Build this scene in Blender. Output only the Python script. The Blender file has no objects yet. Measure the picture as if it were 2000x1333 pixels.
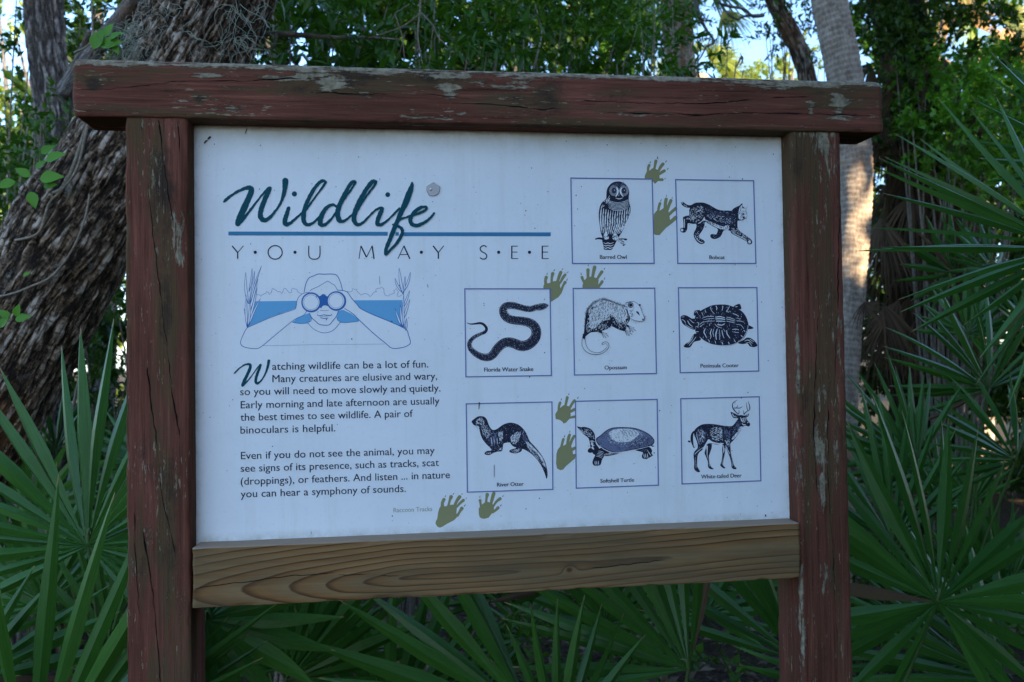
import bpy, bmesh, math, random
import numpy as np
from mathutils import Vector, Matrix
from mathutils.geometry import tessellate_polygon

SC = bpy.context.scene
COL = SC.collection
rad = math.radians

# ------------------------------------------------------------------ camera
CAM_POS = Vector((0.0, -1.953, 1.6))
ROWS = np.array([[0.99221882, 0.01185925, -0.12394023],
                 [-0.1236155, -0.02503214, -0.99201441],
                 [-0.01486703, 0.9996163, -0.02337137]])
FPX = 1605.0
cam_data = bpy.data.cameras.new('camera')
cam = bpy.data.objects.new('camera', cam_data)
COL.objects.link(cam)
cam_data.sensor_width = 36.0
cam_data.lens = 36.0 * FPX / 2000.0
cam_data.clip_start = 0.05
cam_data.clip_end = 2000
M4 = Matrix([list(r) for r in ROWS]).to_4x4()
M4.translation = CAM_POS
cam.matrix_world = M4
cam_data.dof.use_dof = True
cam_data.dof.focus_distance = 2.0
cam_data.dof.aperture_fstop = 4.5
SC.camera = cam

# ------------------------------------------------------------------ world, sun, exposure
SUN_EL = rad(24)
SUN_DIR = Vector((0.66, -0.75, 0)).normalized() * math.cos(SUN_EL) + Vector((0, 0, math.sin(SUN_EL)))
world = bpy.data.worlds.new('World')
SC.world = world
world.use_nodes = True
wn = world.node_tree
sky = wn.nodes.new('ShaderNodeTexSky')
sky.sky_type = 'NISHITA'
sky.sun_disc = False
sky.sun_elevation = SUN_EL
sky.sun_rotation = math.atan2(SUN_DIR.x, SUN_DIR.y)
sky.air_density = 1.0
sky.dust_density = 1.0
sky.ozone_density = 4.0
bg = wn.nodes['Background']
wn.links.new(sky.outputs[0], bg.inputs[0])
bg.inputs[1].default_value = 0.15
sun_data = bpy.data.lights.new('sun', 'SUN')
sun_data.energy = 4.6
sun_data.angle = rad(0.5)
sun_data.color = (1.0, 0.80, 0.54)
sun = bpy.data.objects.new('sun', sun_data)
sun.rotation_euler = SUN_DIR.to_track_quat('Z', 'Y').to_euler()
sun.location = (6, -6, 8)
COL.objects.link(sun)
SC.view_settings.view_transform = 'Standard'
SC.view_settings.look = 'None'
SC.view_settings.gamma = 1
SC.view_settings.use_curve_mapping = False
SC.view_settings.exposure = 2.25

# ------------------------------------------------------------------ helpers
def P(px, py, y):
    """world point on the vertical plane at depth y seen at this place of the 2000 px wide photograph"""
    c = np.array([px - 1000.0, -(py - 666.5), -FPX])
    r = ROWS @ c
    t = (y + 1.953) / r[1]
    return Vector((CAM_POS.x + r[0] * t, y, CAM_POS.z + r[2] * t))

def pxm(y):
    return (y + 1.953) / FPX * 0.99

def mesh_np(name, verts, faces, mat, parent=None, smooth=False, mats=None, midx=None, attrs=None):
    me = bpy.data.meshes.new(name)
    verts = np.asarray(verts, dtype=np.float32)
    if isinstance(faces, np.ndarray):
        k = faces.shape[1]
        me.vertices.add(len(verts)); me.vertices.foreach_set('co', verts.ravel())
        me.loops.add(faces.size); me.loops.foreach_set('vertex_index', faces.astype(np.int32).ravel())
        me.polygons.add(len(faces))
        me.polygons.foreach_set('loop_start', np.arange(0, faces.size, k, dtype=np.int32))
        me.update(calc_edges=True)
    else:
        me.from_pydata(verts.tolist(), [], faces)
    if mats:
        for m in mats: me.materials.append(m)
        if midx is not None: me.polygons.foreach_set('material_index', np.asarray(midx, dtype=np.int32))
    elif mat:
        me.materials.append(mat)
    if smooth:
        me.polygons.foreach_set('use_smooth', np.ones(len(me.polygons), dtype=bool))
    if attrs:
        for an, av in attrs.items():
            av = np.asarray(av, dtype=np.float32)
            if av.ndim == 1:
                a = me.attributes.new(an, 'FLOAT', 'POINT'); a.data.foreach_set('value', av)
            else:
                a = me.attributes.new(an, 'FLOAT_VECTOR', 'POINT'); a.data.foreach_set('vector', av.ravel())
    me.validate(); me.update()
    o = bpy.data.objects.new(name, me)
    COL.objects.link(o)
    if parent: o.parent = parent
    return o

def thing(name, label, cat, loc=(0, 0, 0), group=None):
    o = bpy.data.objects.new(name, None)
    o.empty_display_size = 0.1
    COL.objects.link(o); o.location = loc
    o['label'] = label; o['category'] = cat
    if group: o['group'] = group
    return o

def adopt(o, parent):
    """parent keeping world place (the parent is an Empty that is only translated)"""
    o.parent = parent
    o.matrix_parent_inverse = Matrix.Translation(parent.location).inverted()
    return o

def vnoise(p, seed=0):
    p = np.asarray(p, dtype=np.float64)
    i = np.floor(p).astype(np.int64); f = p - i
    u = f * f * (3 - 2 * f)
    def h(ix, iy, iz):
        n = (ix * 374761393 + iy * 668265263 + iz * 2147483647 + seed * 1274126177) & 0xffffffff
        n = ((n ^ (n >> 13)) * 1274126177) & 0xffffffff
        n = ((n ^ (n >> 16)) * 2246822519) & 0xffffffff
        return ((n ^ (n >> 15)) & 0xffffff) / float(0xffffff)
    r = 0
    for a in (0, 1):
        for b in (0, 1):
            for c in (0, 1):
                w = (u[..., 0] if a else 1 - u[..., 0]) * (u[..., 1] if b else 1 - u[..., 1]) * (u[..., 2] if c else 1 - u[..., 2])
                r = r + w * h(i[..., 0] + a, i[..., 1] + b, i[..., 2] + c)
    return r

def fbm(p, oct=4, seed=0):
    s = 0; a = 0.5; t = 0
    p = np.asarray(p, dtype=np.float64)
    for k in range(oct):
        s = s + a * vnoise(p, seed + k); t += a
        p = p * 2.03; a *= 0.5
    return s / t

# ------------------------------------------------------------------ materials
def new_mat(name):
    m = bpy.data.materials.new(name); m.use_nodes = True
    return m, m.node_tree, m.node_tree.nodes['Principled BSDF']

def N(nt, kind, **kw):
    n = nt.nodes.new(kind)
    for k, v in kw.items():
        if k == 'inp':
            for a, b in v.items(): n.inputs[a].default_value = b
        else: setattr(n, k, v)
    return n

def ramp(nt, src, stops):
    r = nt.nodes.new('ShaderNodeValToRGB')
    el = r.color_ramp.elements
    el[0].position, el[0].color = stops[0][0], stops[0][1]
    el[1].position, el[1].color = stops[-1][0], stops[-1][1]
    for s in stops[1:-1]:
        e = el.new(s[0]); e.color = s[1]
    nt.links.new(src, r.inputs[0])
    return r.outputs[0]

def c4(r, g, b): return (r, g, b, 1)
G = lambda v: (v, v, v, 1)

def mixc(nt, fac, a, b):
    m = nt.nodes.new('ShaderNodeMix'); m.data_type = 'RGBA'
    for s, v in ((0, fac), (6, a), (7, b)):
        if hasattr(v, 'is_output') or isinstance(v, bpy.types.NodeSocket): nt.links.new(v, m.inputs[s])
        else: m.inputs[s].default_value = v
    return m.outputs[2]

def math_n(nt, op, a, b=None, clamp=False):
    m = nt.nodes.new('ShaderNodeMath'); m.operation = op; m.use_clamp = clamp
    for s, v in ((0, a), (1, b)):
        if v is None: continue
        if isinstance(v, bpy.types.NodeSocket): nt.links.new(v, m.inputs[s])
        else: m.inputs[s].default_value = v
    return m.outputs[0]

def attr(nt, name, vec=False):
    a = nt.nodes.new('ShaderNodeAttribute'); a.attribute_name = name
    return a.outputs['Vector'] if vec else a.outputs['Fac']

def noise(nt, coord, scale, detail=6, rough=0.6, stretch=None):
    if stretch:
        mp = nt.nodes.new('ShaderNodeMapping'); mp.inputs['Scale'].default_value = stretch
        nt.links.new(coord, mp.inputs[0]); coord = mp.outputs[0]
    n = N(nt, 'ShaderNodeTexNoise', inp={'Scale': scale, 'Detail': detail, 'Roughness': rough})
    nt.links.new(coord, n.inputs['Vector'])
    return n.outputs['Fac']

def bump(nt, bsdf, h, strength=0.5, dist=0.003):
    b = N(nt, 'ShaderNodeBump', inp={'Strength': strength, 'Distance': dist})
    nt.links.new(h, b.inputs['Height']); nt.links.new(b.outputs[0], bsdf.inputs['Normal'])

def flat_mat(name, col, rough=0.5, metal=0.0):
    m, nt, b = new_mat(name)
    b.inputs['Base Color'].default_value = c4(*col)
    b.inputs['Roughness'].default_value = rough
    b.inputs['Metallic'].default_value = metal
    b.inputs['Specular IOR Level'].default_value = 0.5 if metal else 0.06
    return m

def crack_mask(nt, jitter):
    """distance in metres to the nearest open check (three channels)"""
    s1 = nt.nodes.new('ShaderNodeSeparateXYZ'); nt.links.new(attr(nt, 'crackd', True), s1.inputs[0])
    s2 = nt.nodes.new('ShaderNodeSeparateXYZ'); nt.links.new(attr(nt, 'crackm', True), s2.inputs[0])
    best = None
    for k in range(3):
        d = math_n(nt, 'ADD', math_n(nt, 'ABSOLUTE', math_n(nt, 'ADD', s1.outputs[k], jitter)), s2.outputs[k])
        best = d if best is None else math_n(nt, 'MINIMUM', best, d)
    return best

def painted_wood():
    m, nt, b = new_mat('weathered_red_paint')
    g = attr(nt, 'gc', True)
    big = noise(nt, g, 6, 5, 0.6, (0.35, 1.6, 1.6))
    fine = noise(nt, g, 95, 8, 0.75, (0.035, 1, 1))
    base = ramp(nt, big, [(0.3, c4(0.092, 0.039, 0.022)), (0.5, c4(0.148, 0.053, 0.034)), (0.72, c4(0.205, 0.075, 0.050))])
    streak = ramp(nt, fine, [(0.30, G(0.25)), (0.44, G(0.8)), (0.56, G(1.0)), (0.70, G(1.7))])
    mu = nt.nodes.new('ShaderNodeMix'); mu.data_type = 'RGBA'; mu.blend_type = 'MULTIPLY'; mu.inputs[0].default_value = 1
    nt.links.new(base, mu.inputs[6]); nt.links.new(streak, mu.inputs[7])
    col = mu.outputs[2]
    # bare grey-brown weathered wood streaks
    gr = noise(nt, g, 16, 9, 0.7, (0.09, 1, 1))
    gmask = math_n(nt, 'ADD', gr, math_n(nt, 'MULTIPLY', attr(nt, 'dark'), 0.22))
    gm = ramp(nt, gmask, [(0.50, G(0)), (0.58, G(0.8))])
    col = mixc(nt, gm, col, c4(0.085, 0.058, 0.028))
    # mildew
    mil = noise(nt, g, 9, 8, 0.75, (0.5, 1, 1))
    mm = ramp(nt, math_n(nt, 'ADD', mil, math_n(nt, 'MULTIPLY', attr(nt, 'dark'), 0.25)), [(0.6, G(0)), (0.72, G(0.75))])
    col = mixc(nt, mm, col, c4(0.028, 0.022, 0.018))
    # pale chips and old primer
    ch = noise(nt, g, 70, 10, 0.78, (0.2, 1, 1))
    ch2 = noise(nt, g, 11, 6, 0.7, (0.3, 1, 1))
    s = math_n(nt, 'ADD', math_n(nt, 'MULTIPLY', ch, 0.72), math_n(nt, 'MULTIPLY', ch2, 0.28))
    s = math_n(nt, 'ADD', s, math_n(nt, 'MULTIPLY', attr(nt, 'pale'), 0.155))
    cm = ramp(nt, s, [(0.590, G(0)), (0.612, G(1))])
    palec = ramp(nt, noise(nt, g, 70, 4, 0.6), [(0.3, c4(0.13, 0.105, 0.065)), (0.7, c4(0.36, 0.31, 0.215))])
    col = mixc(nt, math_n(nt, 'MULTIPLY', cm, 0.92), col, palec)
    fk = noise(nt, g, 150, 6, 0.7, (0.16, 1, 1)); fk2 = noise(nt, g, 13, 4, 0.6, (0.4, 1, 1))
    fm = ramp(nt, math_n(nt, 'ADD', math_n(nt, 'MULTIPLY', fk, 0.7), math_n(nt, 'MULTIPLY', fk2, 0.42)), [(0.665, G(0)), (0.69, G(0.75))])
    col = mixc(nt, fm, col, c4(0.30, 0.255, 0.175))
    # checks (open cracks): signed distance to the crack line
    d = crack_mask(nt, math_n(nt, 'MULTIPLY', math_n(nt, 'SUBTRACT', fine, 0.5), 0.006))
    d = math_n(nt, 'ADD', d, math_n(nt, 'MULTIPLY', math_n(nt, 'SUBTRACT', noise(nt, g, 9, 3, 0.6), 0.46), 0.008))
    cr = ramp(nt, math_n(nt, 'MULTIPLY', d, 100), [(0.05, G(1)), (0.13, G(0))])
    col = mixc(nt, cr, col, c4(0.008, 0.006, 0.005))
    nt.links.new(col, b.inputs['Base Color'])
    b.inputs['Roughness'].default_value = 0.88
    b.inputs['Specular IOR Level'].default_value = 0.08
    h = math_n(nt, 'ADD', math_n(nt, 'MULTIPLY', fine, 0.9), math_n(nt, 'MULTIPLY', cm, 0.25))
    h = math_n(nt, 'SUBTRACT', h, math_n(nt, 'MULTIPLY', cr, 2.0))
    bump(nt, b, h, 1.0, 0.005)
    return m

def lumber():
    m, nt, b = new_mat('treated_pine')
    g = attr(nt, 'gc', True)
    ph = attr(nt, 'ring')
    wob = math_n(nt, 'MULTIPLY', noise(nt, g, 5, 4, 0.55, (0.5, 2, 2)), 0.8)
    t = math_n(nt, 'FRACT', math_n(nt, 'ADD', ph, wob))
    col = ramp(nt, t, [(0.0, c4(0.245, 0.155, 0.074)), (0.35, c4(0.245, 0.140, 0.058)), (0.72, c4(0.230, 0.112, 0.040)),
                       (0.88, c4(0.115, 0.050, 0.018)), (0.95, c4(0.085, 0.036, 0.013)), (1.0, c4(0.21, 0.13, 0.062))])
    blot = noise(nt, g, 3.5, 4, 0.6, (0.6, 2.2, 2))
    col = mixc(nt, ramp(nt, blot, [(0.38, G(0.6)), (0.62, G(0))]), col, c4(0.11, 0.085, 0.048))
    fine = noise(nt, g, 60, 8, 0.7, (0.04, 1, 1))
    mu = nt.nodes.new('ShaderNodeMix'); mu.data_type = 'RGBA'; mu.blend_type = 'MULTIPLY'; mu.inputs[0].default_value = 1
    nt.links.new(col, mu.inputs[6]); nt.links.new(ramp(nt, fine, [(0.3, G(0.72)), (0.6, G(1.05))]), mu.inputs[7])
    col = mu.outputs[2]
    kn = attr(nt, 'knot')
    col = mixc(nt, ramp(nt, kn, [(0.25, G(0)), (0.6, G(0.6)), (0.9, G(0.95))]), col, c4(0.06, 0.028, 0.014))
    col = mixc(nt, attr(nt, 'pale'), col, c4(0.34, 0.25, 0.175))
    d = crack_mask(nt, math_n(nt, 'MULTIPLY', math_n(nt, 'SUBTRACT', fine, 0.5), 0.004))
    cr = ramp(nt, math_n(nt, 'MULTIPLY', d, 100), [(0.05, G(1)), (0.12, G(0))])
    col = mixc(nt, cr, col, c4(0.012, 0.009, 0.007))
    nt.links.new(col, b.inputs['Base Color'])
    b.inputs['Roughness'].default_value = 0.85
    b.inputs['Specular IOR Level'].default_value = 0.08
    h = math_n(nt, 'SUBTRACT', math_n(nt, 'ADD', fine, math_n(nt, 'MULTIPLY', t, 0.4)), math_n(nt, 'MULTIPLY', cr, 2))
    bump(nt, b, h, 0.5, 0.002)
    return m

def panel_mat():
    m, nt, b = new_mat('panel_laminate')
    tc = nt.nodes.new('ShaderNodeTexCoord').outputs['Object']
    n = noise(nt, tc, 4, 6, 0.7)
    n2 = noise(nt, tc, 120, 3, 0.6)
    col = ramp(nt, n, [(0.3, c4(0.72, 0.735, 0.74)), (0.6, c4(0.775, 0.785, 0.79))])
    col = mixc(nt, ramp(nt, n2, [(0.25, G(0.35)), (0.42, G(0))]), col, c4(0.62, 0.63, 0.62))
    st = noise(nt, tc, 9, 6, 0.7, (3.2, 1, 0.16))
    col = mixc(nt, ramp(nt, st, [(0.52, G(0)), (0.72, G(0.45))]), col, c4(0.66, 0.655, 0.62))
    sm = noise(nt, tc, 2.2, 5, 0.65)
    col = mixc(nt, ramp(nt, sm, [(0.55, G(0)), (0.7, G(0.35))]), col, c4(0.64, 0.65, 0.64))
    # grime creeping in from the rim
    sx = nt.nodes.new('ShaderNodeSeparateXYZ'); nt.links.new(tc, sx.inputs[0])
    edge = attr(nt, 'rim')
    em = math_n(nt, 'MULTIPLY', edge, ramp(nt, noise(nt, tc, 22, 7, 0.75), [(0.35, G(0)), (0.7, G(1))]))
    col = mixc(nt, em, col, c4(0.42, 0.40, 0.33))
    nt.links.new(col, b.inputs['Base Color'])
    b.inputs['Roughness'].default_value = 0.45
    b.inputs['Specular IOR Level'].default_value = 0.12
    return m

def leaf_mat(name, a, bcol, trans=0.35, rough=0.45, tip=None, spec=0.22):
    m, nt, b = new_mat(name)
    out = nt.nodes['Material Output']
    t = attr(nt, 'tint')
    oi = nt.nodes.new('ShaderNodeObjectInfo').outputs['Random']
    f = math_n(nt, 'ADD', math_n(nt, 'MULTIPLY', t, 0.75), math_n(nt, 'MULTIPLY', oi, 0.25))
    col = ramp(nt, f, [(0.0, c4(*a)), (1.0, c4(*bcol))])
    if tip:
        col = mixc(nt, ramp(nt, attr(nt, 'along'), [(0.955, G(0)), (0.985, G(1))]), col, c4(*tip))
        tc = nt.nodes.new('ShaderNodeTexCoord').outputs['Object']
        st = noise(nt, tc, 60, 4, 0.6, (3, 0.08, 1))
        mu = nt.nodes.new('ShaderNodeMix'); mu.data_type = 'RGBA'; mu.blend_type = 'MULTIPLY'; mu.inputs[0].default_value = 1
        nt.links.new(col, mu.inputs[6]); nt.links.new(ramp(nt, st, [(0.3, G(0.72)), (0.7, G(1.2))]), mu.inputs[7])
        col = mu.outputs[2]
        ys = noise(nt, tc, 7, 5, 0.7, (6, 1.0, 1))
        col = mixc(nt, ramp(nt, ys, [(0.62, G(0)), (0.76, G(0.5))]), col, c4(0.13, 0.12, 0.035))
    nt.links.new(col, b.inputs['Base Color'])
    b.inputs['Roughness'].default_value = rough
    b.inputs['Specular IOR Level'].default_value = spec
    if trans > 0:
        tr = nt.nodes.new('ShaderNodeBsdfTranslucent')
        g2 = nt.nodes.new('ShaderNodeMix'); g2.data_type = 'RGBA'; g2.blend_type = 'MULTIPLY'; g2.inputs[0].default_value = 1
        nt.links.new(col, g2.inputs[6]); g2.inputs[7].default_value = (1.5, 1.5, 0.5, 1)
        nt.links.new(g2.outputs[2], tr.inputs[0])
        mx = nt.nodes.new('ShaderNodeMixShader'); mx.inputs[0].default_value = trans
        nt.links.new(b.outputs[0], mx.inputs[1]); nt.links.new(tr.outputs[0], mx.inputs[2])
        nt.links.new(mx.outputs[0], out.inputs[0])
    return m

def bark_mat(name, dark, mid, light, scale=1.0, bump_s=0.8, lichen=None):
    m, nt, b = new_mat(name)
    g = attr(nt, 'gc', True)
    hgt = attr(nt, 'hgt')
    n = noise(nt, g, 14 * scale, 8, 0.7, (0.35, 1, 1))
    n2 = noise(nt, g, 3.2 * scale, 6, 0.7, (0.6, 1, 1))
    cn = noise(nt, g, 34 * scale, 9, 0.72, (0.16, 1, 1)); cn2 = noise(nt, g, 26 * scale, 7, 0.7, (1.0, .45, .45))
    ck = ramp(nt, math_n(nt, 'ABSOLUTE', math_n(nt, 'SUBTRACT', cn, 0.5)), [(0.0, G(1)), (0.035, G(0))])
    ck2 = ramp(nt, math_n(nt, 'ABSOLUTE', math_n(nt, 'SUBTRACT', cn2, 0.5)), [(0.0, G(0.7)), (0.018, G(0))])
    ck = math_n(nt, 'MAXIMUM', ck, ck2)
    f = math_n(nt, 'ADD', math_n(nt, 'MULTIPLY', hgt, 0.5), math_n(nt, 'MULTIPLY', n, 0.6))
    f = math_n(nt, 'SUBTRACT', f, math_n(nt, 'MULTIPLY', ck, 0.3))
    col = ramp(nt, f, [(0.25, c4(*dark)), (0.5, c4(*mid)), (0.74, c4(*light))])
    col = mixc(nt, ramp(nt, n2, [(0.55, G(0)), (0.7, G(0.65))]), col, c4(mid[0] * 1.5, mid[1] * 0.95, mid[2] * 0.6))
    if lichen:
        l = noise(nt, g, 5.5 * scale, 9, 0.75)
        col = mixc(nt, ramp(nt, l, [(0.60, G(0)), (0.66, G(0.7))]), col, c4(*lichen))
    nt.links.new(col, b.inputs['Base Color'])
    b.inputs['Roughness'].default_value = 0.9
    b.inputs['Specular IOR Level'].default_value = 0.15
    bump(nt, b, math_n(nt, 'SUBTRACT', math_n(nt, 'ADD', n, noise(nt, g, 60 * scale, 6, 0.7, (0.5, 1, 1))), math_n(nt, 'MULTIPLY', ck, 1.2)), bump_s, 0.007)
    return m

M_PAINT = painted_wood()
M_LUMBER = lumber()
M_PANEL = panel_mat()
M_INK = flat_mat('ink_navy', (0.022, 0.024, 0.042), 0.5)
M_TITLE = flat_mat('ink_teal', (0.005, 0.066, 0.088), 0.5)
M_RULE = flat_mat('ink_rule_blue', (0.045, 0.20, 0.34), 0.5)
M_FRAME = flat_mat('ink_frame_blue', (0.14, 0.17, 0.36), 0.5)
M_PAW = flat_mat('ink_olive', (0.26, 0.25, 0.12), 0.5)
M_CLAW = flat_mat('ink_claw', (0.12, 0.16, 0.16), 0.5)
M_WATER = flat_mat('ink_water_blue', (0.14, 0.38, 0.60), 0.5)
M_LINE = flat_mat('ink_line_blue', (0.035, 0.13, 0.36), 0.5)
M_GREYTXT = flat_mat('ink_grey', (0.36, 0.38, 0.30), 0.5)
M_WHITE = flat_mat('ink_none', (0.75, 0.765, 0.77), 0.45)
M_MID = flat_mat('ink_half', (0.16, 0.18, 0.28), 0.5)
M_METAL = flat_mat('galvanised', (0.30, 0.29, 0.29), 0.45, 0.6)
M_DIRT = flat_mat('specks', (0.05, 0.035, 0.03), 0.8)

# ------------------------------------------------------------------ the sign: posts, beam, rail
def section(u0, u1, v0, v1, r, step, cham=None):
    """closed rounded rectangle; v0 is the front (towards the viewer)"""
    cs = [(u0, v0), (u1, v0), (u1, v1), (u0, v1)]
    pts = []
    for k in range(4):
        a = Vector(cs[k]); b = Vector(cs[(k + 1) % 4]); c = Vector(cs[(k + 2) % 4])
        rr0 = r[k]; rr1 = r[(k + 1) % 4]
        d1 = (b - a).normalized(); d2 = (c - b).normalized()
        s0 = a + d1 * rr0; s1 = b - d1 * rr1
        n = max(2, int((s1 - s0).length / step))
        for i in range(n): pts.append(s0.lerp(s1, i / n))
        e = b + d2 * rr1
        for i in range(4):
            t = i / 4
            pts.append((s1 * (1 - t) ** 2 + b * 2 * t * (1 - t) + e * t * t))
    return pts

def board(name, axis, a0, a1, u0, u1, v0, v1, radii, mat, parent, cracks=(), pale=(), dark=(), seed=1,
          stepa=0.006, stepu=0.0035, end_cut=0.0, extra=None, rough=0.0008, topup=None):
    """timber of its own mesh. axis 'x': u = z, v = y.  axis 'z': u = x, v = y.  a = along the grain"""
    sec = section(u0, u1, v0, v1, radii, stepu)
    ns = len(sec); na = max(2, int((a1 - a0) / stepa))
    A = np.linspace(a0, a1, na + 1)
    U = np.array([p.x for p in sec]); V = np.array([p.y for p in sec])
    uc, vc = (u0 + u1) / 2, (v0 + v1) / 2
    AA, UU = np.meshgrid(A, U, indexing='ij'); _, VV = np.meshgrid(A, V, indexing='ij')
    g = np.stack([AA, UU, VV], -1)
    dn = (fbm(g * np.array([5, 18, 18]) + seed * 7.1, 4, seed) - 0.5) * 2.2 * rough
    dn += (fbm(g * np.array([14, 160, 160]) + seed, 2, seed + 5) - 0.5) * rough * 1.2
    du, dv = UU - uc, VV - vc
    L = np.sqrt(du ** 2 + dv ** 2)
    # nicks along the arrises
    arr = np.clip((np.abs(du) / ((u1 - u0) / 2) + np.abs(dv) / ((v1 - v0) / 2) - 1.82) * 6, 0, 1)
    nick = np.clip(fbm(g * np.array([28, 60, 60]) + seed * 3, 3, seed + 9) - 0.5, 0, 1) * 0.018 * arr
    k = 1 + (dn - nick) / L
    UU2 = uc + du * k; VV2 = vc + dv * k
    # end bevels
    if end_cut > 0:
        for s_, e_ in ((a0, 1), (a1, -1)):
            t = np.clip(1 - (AA - s_) * e_ / end_cut, 0, 1)
            UU2 = uc + (UU2 - uc) * (1 - 0.10 * t ** 1.5); VV2 = vc + (VV2 - vc) * (1 - 0.10 * t ** 1.5)
    # split ends: slightly uneven end grain
    AA2 = AA + (fbm(np.stack([UU * 40, VV * 40, AA * 0], -1), 3, seed) - 0.5) * 0.006 * ((AA == a0) | (AA == a1))
    if axis == 'x': W = np.stack([AA2, VV2, UU2], -1)
    else: W = np.stack([UU2, VV2, AA2], -1)
    verts = W.reshape(-1, 3)
    gc = np.stack([AA + seed * 3.3, UU, VV], -1).reshape(-1, 3)
    i, j = np.meshgrid(np.arange(na), np.arange(ns), indexing='ij')
    a = i * ns + j; b_ = i * ns + (j + 1) % ns; c = (i + 1) * ns + (j + 1) % ns; d = (i + 1) * ns + j
    F = np.stack([a, b_, c, d], -1).reshape(-1, 4)
    if axis == 'x': F = F
    # end caps: fans of triangles written as quads (centre repeated is not allowed: use thin rings)
    ca, cb = len(verts), len(verts) + ns
    capv = []
    for ia in (0, na):
        cu = uc + (UU2[ia] - uc) * 0.02; cv = vc + (VV2[ia] - vc) * 0.02
        aa = AA2[ia]
        capv.append(np.stack([aa, cv, cu], -1) if axis == 'x' else np.stack([cu, cv, aa], -1))
    verts = np.concatenate([verts] + capv)
    gcap = [np.stack([np.full(ns, A[ia] * 0.2), U * 0.3, V * 0.3], -1) for ia in (0, na)]
    gc = np.concatenate([gc] + gcap)
    j = np.arange(ns)
    F = np.concatenate([F, np.stack([j, ca + j, ca + (j + 1) % ns, (j + 1) % ns], -1),
                        np.stack([na * ns + j, na * ns + (j + 1) % ns, cb + (j + 1) % ns, cb + j], -1),])
    nv = len(verts)
    al = verts[:, 0] if axis == 'x' else verts[:, 2]
    of = verts[:, 2] if axis == 'x' else verts[:, 0]
    front = np.clip(1 - (verts[:, 1] - v0 - 0.012) / 0.01, 0, 1)
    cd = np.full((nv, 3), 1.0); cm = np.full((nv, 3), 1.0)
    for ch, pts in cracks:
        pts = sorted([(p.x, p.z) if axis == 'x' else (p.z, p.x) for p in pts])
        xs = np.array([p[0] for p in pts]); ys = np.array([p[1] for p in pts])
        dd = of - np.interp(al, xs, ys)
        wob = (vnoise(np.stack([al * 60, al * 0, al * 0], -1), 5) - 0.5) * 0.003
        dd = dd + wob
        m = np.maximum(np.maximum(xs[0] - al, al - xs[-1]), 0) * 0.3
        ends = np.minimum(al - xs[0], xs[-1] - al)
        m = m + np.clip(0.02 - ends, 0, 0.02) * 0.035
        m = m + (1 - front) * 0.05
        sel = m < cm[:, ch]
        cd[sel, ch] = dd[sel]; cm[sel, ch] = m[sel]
    def blobs(lst):
        v = np.zeros(nv)
        for (cx_, cy_, rx, ry, s_) in lst:
            p = P(cx_, cy_, v0); k_ = pxm(v0)
            q = np.exp(-(((verts[:, 0] - p.x) / (rx * k_)) ** 2 + ((verts[:, 2] - p.z) / (ry * k_)) ** 2))
            v = np.maximum(v, q * s_ * front)
        return v
    pl = blobs(pale); dk = blobs(dark)
    if topup is not None:
        pl = np.maximum(pl, topup(verts))
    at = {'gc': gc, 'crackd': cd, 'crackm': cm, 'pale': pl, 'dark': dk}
    if extra: at.update(extra(verts))
    o = mesh_np(name, verts, F.astype(np.int32), mat, parent, smooth=True, attrs=at)
    bm = bmesh.new(); bm.from_mesh(o.data)
    bmesh.ops.recalc_face_normals(bm, faces=bm.faces); bm.to_mesh(o.data); bm.free()
    return o

def pl(pts, y=0.0): return [P(a, b, y) for a, b in pts]

sign = thing('wildlife_sign', 'large wooden notice board with a white wildlife panel set between two weathered red posts', 'sign', (0, 0, 0))
Z0 = 0.0
ZT = 1.6
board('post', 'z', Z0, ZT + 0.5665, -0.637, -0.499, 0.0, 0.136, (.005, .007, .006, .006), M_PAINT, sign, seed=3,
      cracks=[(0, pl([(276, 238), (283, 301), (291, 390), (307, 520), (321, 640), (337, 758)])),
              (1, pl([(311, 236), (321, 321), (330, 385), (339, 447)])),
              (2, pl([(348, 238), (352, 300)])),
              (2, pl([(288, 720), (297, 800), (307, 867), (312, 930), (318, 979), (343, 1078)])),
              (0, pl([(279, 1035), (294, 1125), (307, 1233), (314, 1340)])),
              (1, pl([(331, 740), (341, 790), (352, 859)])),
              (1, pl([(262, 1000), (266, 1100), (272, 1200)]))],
      pale=[(300, 330, 16, 60, .62), (310, 400, 18, 50, .6), (345, 450, 12, 50, .75), (350, 490, 8, 40, .8), (315, 490, 14, 30, .55),
            (300, 242, 60, 8, .6), (345, 1150, 18, 70, .35), (262, 1000, 12, 200, .15), (280, 260, 8, 60, .5)],
      dark=[(312, 350, 26, 120, .75), (325, 560, 16, 260, .6), (310, 900, 40, 150, .35), (330, 1000, 30, 300, .3), (295, 1080, 40, 60, .6)])
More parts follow.
